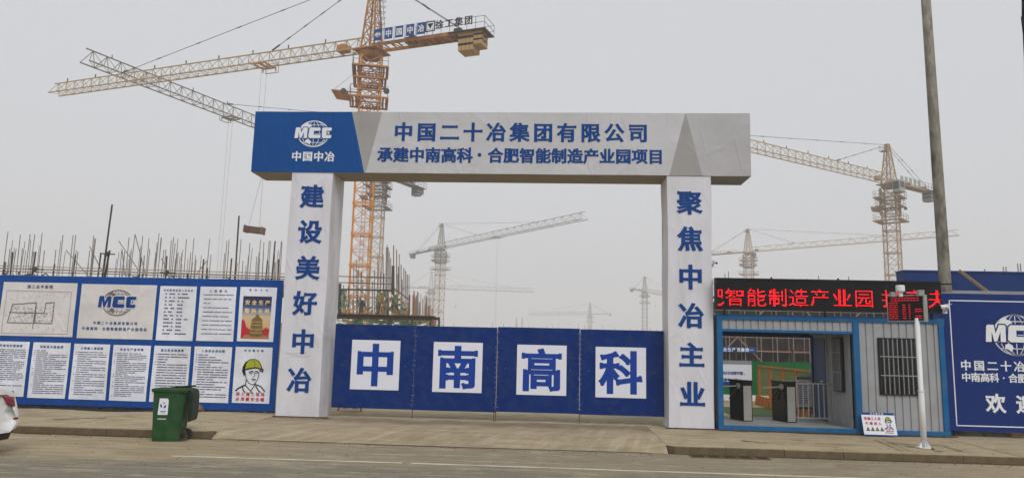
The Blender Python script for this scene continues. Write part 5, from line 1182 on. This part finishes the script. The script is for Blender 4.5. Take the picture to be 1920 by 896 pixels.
for px_c, ty in ((1881, 500), (1886, 500), (1908, 494), (1913, 494), (1846, 504), (1930, 500)): C_ = P(px_c, ty, 42); q = MB(); q.bar((C_[0], 42, 6), (C_[0], 42, C_[1]), .04); part('starter_bar', q, 'rebar', fr_)

# ------------------------------------------------------------------ tower cranes
def crane(label, X, Y, zj, za, ang, jl, cl, mw=1.6, mrot=12, sh=2.8, m_mast='crane', m_jib='crane_jib', jh=1.25, jw=1.3, stays=(.36, .8), trolley=None, hook=None, cab=0, panels=0, cable_z=None, detail=2, zbase=.15, cstay=.8, mtop='crane', th=1.0, S=1.0, wmat=('weight', 'weight_stripe')):
    X, Y, jl, cl, mw, sh, jh, jw = (k_*S for k_ in (X, Y, jl, cl, mw, sh, jh, jw)); zj = H+(zj-H)*S; za = H+(za-H)*S; th *= S
    if trolley: trolley *= S; hook = H+(hook-H)*S
    t = thing('tower_crane', label, 'tower crane', (X, Y, zbase), R(ang), 'tower cranes over the building site')
    zj -= zbase; za -= zbase
    mr = Matrix.Rotation(R(mrot), 4, 'Z'); h = mw/2; zs_ = zj-.9
    # mast: repeated sections
    cage = 4.6 if detail > 0 else 3
    n = int((zs_)/sh)+1; q = MB(); c4 = [(-h, -h), (h, -h), (h, h), (-h, h)]; cw = .13*th
    for i in range(4):
        a = c4[i]; b = c4[(i+1) % 4]; q.bar((a[0], a[1], 0), (a[0], a[1], sh), cw)
        q.bar((a[0], a[1], 0), (b[0], b[1], 0), .09*th); q.bar((a[0], a[1], .12), (b[0], b[1], .12), .06*th)
        nb = 2 if detail else 1
        for k in range(nb):
            z0, z1 = k*sh/nb, (k+1)*sh/nb
            q.bar((a[0], a[1], z0), (b[0], b[1], z1), .05*th); q.bar((b[0], b[1], z0), (a[0], a[1], z1), .05*th); q.bar((a[0], a[1], z1), (b[0], b[1], z1), .05*th)
        if detail: q.box(a[0]-.11, a[1]-.11, -.12, a[0]+.11, a[1]+.11, .12)
    q.xf(mr); me = q.mesh('mast_section', [m_mast])
    for i in range(n): part('mast_section', me, None, t, world=False, loc=(0, 0, zs_-(i+1)*sh))
    if detail > 1:
        q = MB(); q.bar((-.2, -.1, 0), (-.2, -.1, zs_), .04); q.bar((.1, -.1, 0), (.1, -.1, zs_), .04)
        for k in range(int(zs_/.4)): q.bar((-.2, -.1, k*.4), (.1, -.1, k*.4), .03)
        q.xf(mr); part('mast_ladder', q, 'rope', t, world=False)
    # climbing cage with platforms
    q = MB(); hh = h+.18; c4 = [(-hh, -hh), (hh, -hh), (hh, hh), (-hh, hh)]
    for i in range(4):
        a = c4[i]; b = c4[(i+1) % 4]; q.bar((a[0], a[1], zs_-cage), (a[0], a[1], zs_-.2), .16*th)
        for k in range(4): z0 = zs_-cage+k*cage/4; q.bar((a[0], a[1], z0), (b[0], b[1], z0+cage/4), .07*th); q.bar((a[0], a[1], z0), (b[0], b[1], z0), .1*th)
    q.xf(mr); part('climbing_cage', q, mtop, t, world=False)
    for dz, ex in ((-1.3, .75), (-2.4, .6), (-4.3, .85)) if detail else ((-1.2, .8), (-3.6, .8)):
        dz *= S; ex *= S
        e_ = h+ex; q = MB(); z0 = zs_+dz
        for a in ((-e_, -e_, e_, -hh), (-e_, hh, e_, e_), (-e_, -hh, -hh, hh), (hh, -hh, e_, hh)):
            n_ = max(2, int((a[2]-a[0])/.3))
            for k in range(n_): q.box(a[0]+(a[2]-a[0])*k/n_, a[1], z0, a[0]+(a[2]-a[0])*(k+.62)/n_, a[3], z0+.05)
        q.bar((-e_, -e_, z0), (e_, -e_, z0), .14*th); q.bar((-e_, e_, z0), (e_, e_, z0), .14*th); q.bar((-e_, -e_, z0), (-e_, e_, z0), .14*th); q.bar((e_, -e_, z0), (e_, e_, z0), .14*th)
        q.xf(mr); pl = part('platform', q, mtop, t, world=False)
        q = MB()
        for zz in (.55, 1.05):
            for a in ((-e_, -e_, e_, -e_), (e_, -e_, e_, e_), (e_, e_, -e_, e_), (-e_, e_, -e_, -e_)): q.bar((a[0], a[1], z0+zz), (a[2], a[3], z0+zz), .03*th)
        for a in (-1, -.4, .4, 1):
            for b in (-1, 1): q.bar((a*e_, b*e_, z0), (a*e_, b*e_, z0+1.05), .03*th); q.bar((b*e_, a*e_, z0), (b*e_, a*e_, z0+1.05), .03*th)
        q.xf(mr); part('guard_rail', q, 'rope', pl, world=False)
    # hydraulic platform / floodlights
    if detail:
        fa = Matrix.Rotation(R(-ang), 4, 'Z'); q = MB(); z0 = zs_-3.7
        q.add([(-3.4, -.6, z0+.4), (-1.9, -.6, z0+.2), (-1.7, -.1, z0-.5), (-3.0, -.1, z0-.3)], [(0, 1, 2, 3)]); q.bar((-3.4, -.6, z0+.4), (-.6, -.6, z0+.1), .1*th); q.bar((-3.0, -.1, z0-.3), (-.6, -.1, z0-.6), .08*th)
        for k in range(4): f_ = k/3; q.bar((-3.4+1.5*f_, -.6, z0+.4-.2*f_), (-3.0+1.3*f_, -.1, z0-.3-.2*f_), .07*th)
        q.bar((-3.3, -.5, z0+.4), (-.8, 0, zs_-.9), .025); q.bar((-2.0, -.5, z0+.3), (-.8, 0, zs_-1.3), .025); q.xf(fa); part('outrigger_platform', q, mtop, t, world=False)
        for lx in (-2.1, 1.9):
            q = MB(); q.lathe([(.1, 0), (.28, .22), (.28, .3)], 12); q.xf(fa @ Matrix.Translation((lx, -.9, z0+.1)) @ Matrix.Rotation(R(95), 4, 'X')); part('floodlight', q, 'rope', t, world=False)
    # slewing unit
    q = MB(); q.lathe([(h+.1, 0), (h+.25, .3), (h+.25, .55), (h, .8)], 16, (0, 0, zs_)); q.box(-h-.45, -h-.45, zs_+.55, h+.45, h+.45, zs_+.66); part('slewing_unit', q, mtop, t, world=False)
    # tower head
    q = MB(); zt = zj-.1; b_ = h*.85; tp = .28; hd = za-zt
    c4 = [(-b_, -b_), (b_, -b_), (b_, b_), (-b_, b_)]; nl = 6 if detail > 1 else 4
    for i in range(4):
        a = c4[i]; bb_ = c4[(i+1) % 4]
        f_ = lambda p_, s_: (p_[0]*(1-s_)+p_[0]*tp*s_, p_[1]*(1-s_)+p_[1]*tp*s_, zt+hd*s_)
        q.bar(f_(a, 0), f_(a, 1), .13*th)
        for k in range(nl): s0, s1 = k/nl, (k+1)/nl; q.bar(f_(a, s0), f_(bb_, s1), .06*th); q.bar(f_(a, s1), f_(bb_, s1), .06*th); q.bar(f_(bb_, s0), f_(a, s1), .045*th)
    q.box(-.35, -.35, za-zt+zt, .35, .35, za+.12)
    part('tower_head', q, mtop, t, world=False)
    q = MB(); q.bar((-.9, -1.1, za-.9), (.6, -1.1, za-.9), .05*th); q.box(-.8, -1.1, za-1.0, .6, -.3, za-.94)
    for k in range(4): q.bar((-.8+k*.45, -1.1, za-.95), (-.8+k*.45, -1.1, za-.1), .03*th)
    q.bar((-.8, -1.1, za-.15), (.55, -1.1, za-.15), .03*th); part('head_platform', q, 'rope', t, world=False)
    if detail > 1:
        q = MB(); x_l = -1.25
        for k in range(11): q.bar((x_l, .3, zj+1.5+k*.55), (x_l+.0, .9, zj+1.5+k*.55), .035); q.bar((x_l, .9, zj+1.5+k*.55), (x_l-.45, .6, zj+1.5+k*.55), .03); q.bar((x_l, .3, zj+1.5+k*.55), (x_l-.45, .6, zj+1.5+k*.55), .03)
        for yy, xx in ((.3, 0), (.9, 0), (.6, -.45)): q.bar((x_l+xx, yy, zj+1.5), (x_l+xx+.7, yy, zj+7.0), .03)
        part('caged_ladder', q, 'rope', t, world=False)
    # jib
    SL = 5.0*S; ns = int((jl-1.5)/SL); npn = 4 if S < 1.4 else 2; q = MB(); pl_ = SL/npn; ch = .10*th
    q.bar((0, 0, jh), (SL, 0, jh), ch)
    for s_ in (-1, 1): q.bar((0, s_*jw/2, 0), (SL, s_*jw/2, 0), ch)
    for k in range(npn):
        x_a, x_m, x_b = k*pl_, (k+.5)*pl_, (k+1)*pl_
        for s_ in (-1, 1): q.bar((x_a, s_*jw/2, 0), (x_m, 0, jh), .05*th); q.bar((x_m, 0, jh), (x_b, s_*jw/2, 0), .05*th)
        q.bar((x_a, -jw/2, 0), (x_a, jw/2, 0), .045*th); q.bar((x_a, -jw/2, 0), (x_b, jw/2, 0), .03*th)
    me = q.mesh('jib_section', [m_jib]); xs = h*.7+.3; sc_ = (jl-1.5-xs)/(ns*SL)
    for k in range(ns):
        o_ = part('jib_section', me, None, t, world=False, loc=(xs+k*SL*sc_, 0, zj)); o_.scale = (sc_, 1, 1)
    q = MB(); x_e = jl-1.5
    q.bar((x_e, 0, jh), (jl, 0, .15), ch)
    for s_ in (-1, 1): q.bar((x_e, s_*jw/2, 0), (jl, s_*jw/3, 0), ch); q.bar((x_e, 0, jh), (x_e, s_*jw/2, 0), .05*th); q.bar((x_e+.7, 0, jh*.5), (x_e+.7, s_*jw/2.4, 0), .05*th)
    q.bar((jl, -jw/3, 0), (jl, jw/3, 0), ch); q.box(jl-.5, -jw/3, -.1, jl+.1, jw/3, -.03); q.bar((x_e, 0, jh), (x_e, 0, jh+.5), .04*th); part('jib_tip', q, m_jib, t, world=False)
    if detail:
        q = MB()
        for k in range(9): x_ = jl*(.12+.1*k); q.box(x_-.03, -.06, jh+.05, x_+.03, .06, jh+.42)
        part('jib_marker', q.xf(Matrix.Translation((0, 0, zj))), 'rope', t, world=False)
    # stays
    for s_ in stays:
        A = Vector((0, 0, za)); B = Vector((jl*s_, 0, zj+jh+.1)); q = MB(); q.tube(tuple(A), tuple(B), .028*th+.004, None, 5)
        nseg = 6
        for k in range(1, nseg): C_ = A+(B-A)*(k/nseg); D_ = (B-A).normalized()*.25; q.tube(tuple(C_-D_), tuple(C_+D_), .06*th, None, 6)
        q.tube(tuple(B-(B-A).normalized()*1.0), tuple(B), .09*th, None, 6); part('stay_rope', q, 'rope', t, world=False)
    for s_ in (-.45, .45):
        A = Vector((0, s_*.4, za)); B = Vector((-cl*cstay, s_, zj+.6)); q = MB(); q.tube(tuple(A), tuple(B), .026*th+.004, None, 5)
        for k in (.35, .6, .95): C_ = A+(B-A)*k; D_ = (B-A).normalized()*.22; q.tube(tuple(C_-D_), tuple(C_+D_), .06*th, None, 6)
        part('counter_stay', q, 'rope', t, world=False)
    # counter jib
    q = MB(); cwid = .75; z0 = zj
    for s_ in (-1, 1): q.box(-cl, s_*cwid-.06, z0-.12, -h*.5, s_*cwid+.06, z0+.18)
    for k in range(int(cl/.7)): q.bar((-cl+.1+k*.7, -cwid, z0-.05), (-cl+.1+k*.7, cwid, z0-.05), .1); 
    q.box(-cl*.97, -cwid+.06, z0+.04, -cl*.42, cwid-.06, z0+.08)
    for k in range(int(cl/1.4)): q.bar((-cl+.1+k*1.4, -cwid, z0-.05), (-cl+.8+k*1.4, cwid, z0-.05), .07)
    cj = part('counter_jib', q, mtop, t, world=False)
    q = MB(); e_ = cwid+.35
    for s_ in (-1, 1):
        for zz in (.55, 1.1): q.bar((-cl-.3, s_*e_, z0+zz), (-cl*(.55 if (panels and s_ > 0) else .2), s_*e_, z0+zz), .03*th)
        for k in range(9): q.bar((-cl-.3+k*cl/14, s_*e_, z0), (-cl-.3+k*cl/14, s_*e_, z0+1.1), .03*th)
    q.bar((-cl-.3, -e_, z0+1.1), (-cl-.3, e_, z0+1.1), .03*th); q.bar((-cl-.3, -e_, z0+.55), (-cl-.3, e_, z0+.55), .03*th); q.box(-cl-.35, -e_, z0-.02, -cl*.72, e_, z0+.04); part('guard_rail', q, 'rope', cj, world=False)
    nw = 6
    wm = MB(); wm.box(0, -.75, -2.1, .33, .75, .1, 0)
    for zz in (-.75, -1.55): 
        wm.add([(-.006, -.756, zz), (.346, -.756, zz), (.346, -.756, zz+.3), (-.006, -.756, zz+.3), (-.006, .756, zz), (.346, .756, zz), (.346, .756, zz+.3), (-.006, .756, zz+.3)], [(0, 1, 2, 3), (4, 5, 6, 7)], 1)
        for s_x in (-.006, .346):
            for a, b in ((-.756, -.378), (-.378, 0), (0, .378), (.378, .756)):
                up_ = 0 if a in (-.756, 0) else .28; dn = .28-up_
                wm.add([(s_x, a, zz+up_), (s_x, b, zz+dn), (s_x, b, zz+dn+.3), (s_x, a, zz+up_+.3)], [(0, 1, 2, 3)], 1)
    wme = wm.mesh('counterweight', list(wmat))
    for k in range(nw):
        o_ = part('counterweight', wme, None, t, world=False, loc=(-cl+.15+k*.37, 0, zj)); 
        o_.scale = (1, 1, .58 if k < 2 else .8)
    q = MB(); q.box(-cl*.42, -.5, z0+.1, -cl*.32, .5, z0+.45); q.tube((-cl*.38, -.45, z0+.5), (-cl*.38, .45, z0+.5), .26, None, 12); q.box(-cl*.8, -.3, z0+.1, -cl*.74, .3, z0+.7); part('hoist_winch', q, 'rope', t, world=False)
    # cab
    if cab:
        q = MB(); cy_ = cab*(h+.95); q.box(-.1, cy_-.6, zj-1.9, 1.5, cy_+.6, zj-.05, 0); q.box(-.15, cy_-.7, zj-2.0, 1.55, cy_+.7, zj-1.9, 0); cbn = part('cab', q, 'box_grey', t, world=False)
        q = MB(); q.box(1.502, cy_-.5, zj-1.5, 1.51, cy_+.5, zj-.3); q.box(.1, cy_-.607, zj-1.3, 1.3, cy_-.602, zj-.3); q.box(.1, cy_+.602, zj-1.3, 1.3, cy_+.607, zj-.3); part('cab_window', q, 'glass', cbn, world=False)
    # trolley and hook
    if trolley:
        q = MB(); x_ = trolley
        for s_ in (-1, 1): q.bar((x_-.8, s_*(jw/2+.1), zj-.15), (x_+.8, s_*(jw/2+.1), zj-.15), .12*th); 
        for dx_ in (-.7, 0, .7): q.bar((x_+dx_, -jw/2-.1, zj-.2), (x_+dx_, jw/2+.1, zj-.2), .12*th)
        for dx_ in (-.8, .8): q.bar((x_+dx_, -jw/2-.1, zj-.2), (x_+dx_, -jw/2-.1, zj-.55), .08*th)
        q.bar((x_-.8, -jw/2-.5, zj-.5), (x_+.8, -jw/2-.5, zj-.5), .06*th); q.bar((x_-.8, -jw/2-.5, zj+.5), (x_+.8, -jw/2-.5, zj+.5), .03*th)
        for dx_ in (-.8, .8): q.bar((x_+dx_, -jw/2-.5, zj-.5), (x_+dx_, -jw/2-.5, zj+.5), .04*th)
        part('trolley', q, 'crane_grey' if m_jib != 'crane_jib' else mtop, t, world=False)
        hz = hook-zbase; q = MB()
        for dx_ in (-.35, .35): q.tube((x_+dx_, 0, zj-.2), (x_+dx_*.7, 0, hz+.8), .011*th, None, 4)
        part('hoist_rope', q, 'rope', t, world=False)
        q = MB(); q.box(x_-.35, -.12, hz+.2, x_+.35, .12, hz+.85); q.tube((x_, 0, hz-.1), (x_, 0, hz+.2), .06, None, 8); q.tube((x_, 0, hz-.1), (x_+.18, 0, hz-.2), .05, None, 6); q.tube((x_+.18, 0, hz-.2), (x_+.28, 0, hz-.02), .04, None, 6); part('hook_block', q, 'black_metal', t, world=False)
    if detail:
        q = MB(); q.box(2.6, -.45, zj+.1, 3.6, .45, zj+.7); q.tube((3.1, -.4, zj+.5), (3.1, .4, zj+.5), .3, None, 10); part('jib_winch', q, mtop if panels else 'rope', t, world=False)
    # lettering panels on counter jib
    if panels == 1:
        yy = cwid+.42
        for i, ch_ in enumerate(' 中国中冶'):
            a = -.95-i*1.12; q = MB(); q.box(a-.8, yy-.03, zj+.2, a, yy, zj+1.3, 0)
            pn_ = part('name_panel', q, 'print_navy', t, world=False)
            q = MB(); fr2 = (Vector((a-.4, yy+.008, zj+.75)), Vector((-1, 0, 0)), Vector((0, 0, 1)))
            if i: char(q, ch_, 0, 0, .62, .7, 0, .03, 0, fr2)
            else:
                e = emblem(0, 0, .28, .25, .19, 0); q = e; q.v = [tuple(fr2[0]+fr2[1]*x+Vector((0, 1, 0))*(-y)+fr2[2]*z) for x, y, z in q.v]
            part('lettering', q, ['print_white'] if i else ['print_white', 'print_white', 'print_navy'], pn_, world=False)
            q = MB(); q.bar((a-.9, yy-.1, zj+.0), (a-.9, yy-.1, zj+1.45), .03); q.bar((a-1.02, yy-.1, zj+.0), (a-1.02, yy-.1, zj+1.45), .03); part('panel_frame', q, 'galv', t, world=False)
        q = MB(); yb_ = cwid+.3
        for i, ch_ in enumerate('徐工集团'):
            fr2 = (Vector((-7.75-i*.95, yb_+.3, zj+.75)), Vector((-1, 0, 0)), Vector((0, 0, 1))); char(q, ch_, 0, 0, .78, .85, 0, .035, 0, fr2)
        c0_ = Vector((-6.85, yb_+.3, zj+.7)); f2 = lambda a, b: tuple(c0_+Vector((-a, 0, b)))
        for a, b, c, d in ((-.5, -.5, .5, -.38), (-.5, .38, .5, .5), (-.5, -.38, -.38, .38), (.38, -.38, .5, .38)): q.poly([f2(a, b), f2(c, b), f2(c, d), f2(a, d)])
        q.poly([f2(-.28, .25), f2(.28, .25), f2(0, -.25)]); part('lettering', q, 'black_metal', t, world=False)
    elif panels == 2:
        for i in range(5): a = -1.6-i*1.3; q = MB(); [part('name_panel', MB().box(a-.8, y_-.02, zj+.2, a, y_+.02, zj+1.3), 'box_grey', t, world=False) for y_ in (-1.08, 1.08)]
    return t
crane('orange near crane with its blue lettered counter jib above the arch', -17.72, 65, 29.1, 36.6, 162.3, 43.7, 11.7, 1.7, 32, 2.8, 'crane_orange', 'crane_jib', 1.25, 1.3, (.265, .73), 12.4, 18.8, 0, 1, detail=2, th=1.0)
crane('crane behind the near mast, its jib crossing to the upper left', -25.21, 100, 25.4, 33.5, -111.3, 45.4, 11.1, 1.6, 20, 2.8, 'crane_tan', 'crane_grey', 1.2, 1.2, (.3, .62), 27.5, 3, 1, 0, detail=1, mtop='crane_grey', th=.9, S=1.3, wmat=('far_grey', 'weight_stripe'))
crane('grey crane framed by the arch with its jib rising to the right', -26.48, 165, 23.4, 29.1, -53, 52.6, 15.4, 1.6, 15, 2.8, 'crane_tan', 'crane_grey', 1.3, 1.3, (.3, .7), 24, 2, -1, 2, detail=1, mtop='crane_grey', th=.85, S=1.6, wmat=('far_grey', 'weight_stripe'))
crane('faint crane left of the arch centre with a level jib', -44.77, 260, 21.4, 27.5, 12, 38, 10.5, 1.6, 10, 2.8, 'crane_grey', 'crane_grey', 1.3, 1.3, (.3, .75), 9, 15, 0, 2, detail=0, mtop='crane_grey', th=1.0, S=1.8, wmat=('far_grey', 'weight_stripe'))
crane('very faint crane whose counterweight peeps out beside the grey mast', -71.2, 400, 19.6, 26.3, 137, 45, 13.8, 1.6, 10, 3, 'crane_grey', 'crane_grey', 1.3, 1.3, (.3, .7), None, None, 0, 0, detail=0, mtop='crane_grey', th=1.7, S=1.9, wmat=('far_grey', 'weight_stripe'))
crane('smallest faint crane low above the right gate leaves', 18.0, 400, 19.6, 25.8, 137+10, 41, 13, 1.6, 10, 3, 'crane_grey', 'crane_grey', 1.3, 1.3, (.35, .75), 20, 12, 0, 2, detail=0, mtop='crane_grey', th=1.7, S=1.9, wmat=('far_grey', 'weight_stripe'))
crane('faint crane directly left of the right arch column', 30.73, 260, 21.7, 27, 61, 45, 12.1, 1.6, 10, 2.8, 'crane_grey', 'crane_grey', 1.3, 1.3, (.3, .7), 10, 17, 0, 2, detail=0, mtop='crane_grey', th=1.0, S=1.8, wmat=('far_grey', 'weight_stripe'))
crane('pale tan crane right of the arch with a long level jib', 41.05, 160, 23.0, 28.0, -41.8, 41, 12, 1.6, 10, 2.8, 'crane_tan', 'crane_jib', 1.0, 1.2, (.25, .68), None, None, 1, 0, detail=1, mtop='crane_tan', th=.85, S=1.6, wmat=('far_grey', 'weight_stripe'))
crane('tan crane at the right beside the concrete utility pole', 42.33, 95, 23.6, 28.6, -144.2, 39, 10.5, 1.6, 15, 2.8, 'crane_tan', 'crane_jib', 1.15, 1.2, (.28, .75), 29.6, 20.6, 1, 2, detail=1, mtop='crane_tan', th=.9, S=1.3, wmat=('far_grey', 'weight_stripe'))
# crate slung from the near crane
a = P(477, 431, 69); cr_ = thing('slung_crate', 'brown timber bundle hanging on slings from the near crane', 'crate', (a[0], 69, a[1]))
q = MB()
for k in range(5): q.box(-.9, -.45+k*.18, -.32, .9, -.29+k*.18, .28)
q.xf(Matrix.Rotation(R(6), 4, 'Y')); part('boards', q, 'crate', cr_, world=False)
for s_ in (-.85, .85): q = MB(); q.box(s_-.06, -.5, -.36, s_+.06, .5, .34); q.xf(Matrix.Rotation(R(6), 4, 'Y')); part('batten', q, 'rust', cr_, world=False)
for s_ in (-.6, .5):
    q = MB(); q.tube((s_, 0, .3), (.45, 0, 5.9), .014, None, 4); part('sling', q, 'rope', cr_, world=False)
# hook and chain hanging from the right crane
# ------------------------------------------------------------------ haze
hz = MB(); hz.box(-1600, -350, -1.1, 1600, 1600, 95); ho = part('haze', hz, 'glass'); tag(ho, 'grey winter haze over the whole place', 'haze', None, 'stuff')
hm = bpy.data.materials.new('haze_air'); hm.use_nodes = True; t = hm.node_tree; t.nodes.clear(); ou = t.nodes.new('ShaderNodeOutputMaterial'); pv = t.nodes.new('ShaderNodeVolumePrincipled')
pv.inputs['Color'].default_value = (.93, .94, .97, 1); pv.inputs['Density'].default_value = .0015; pv.inputs['Anisotropy'].default_value = 0
t.links.new(pv.outputs[0], ou.inputs['Volume']); ho.data.materials.clear(); ho.data.materials.append(hm)
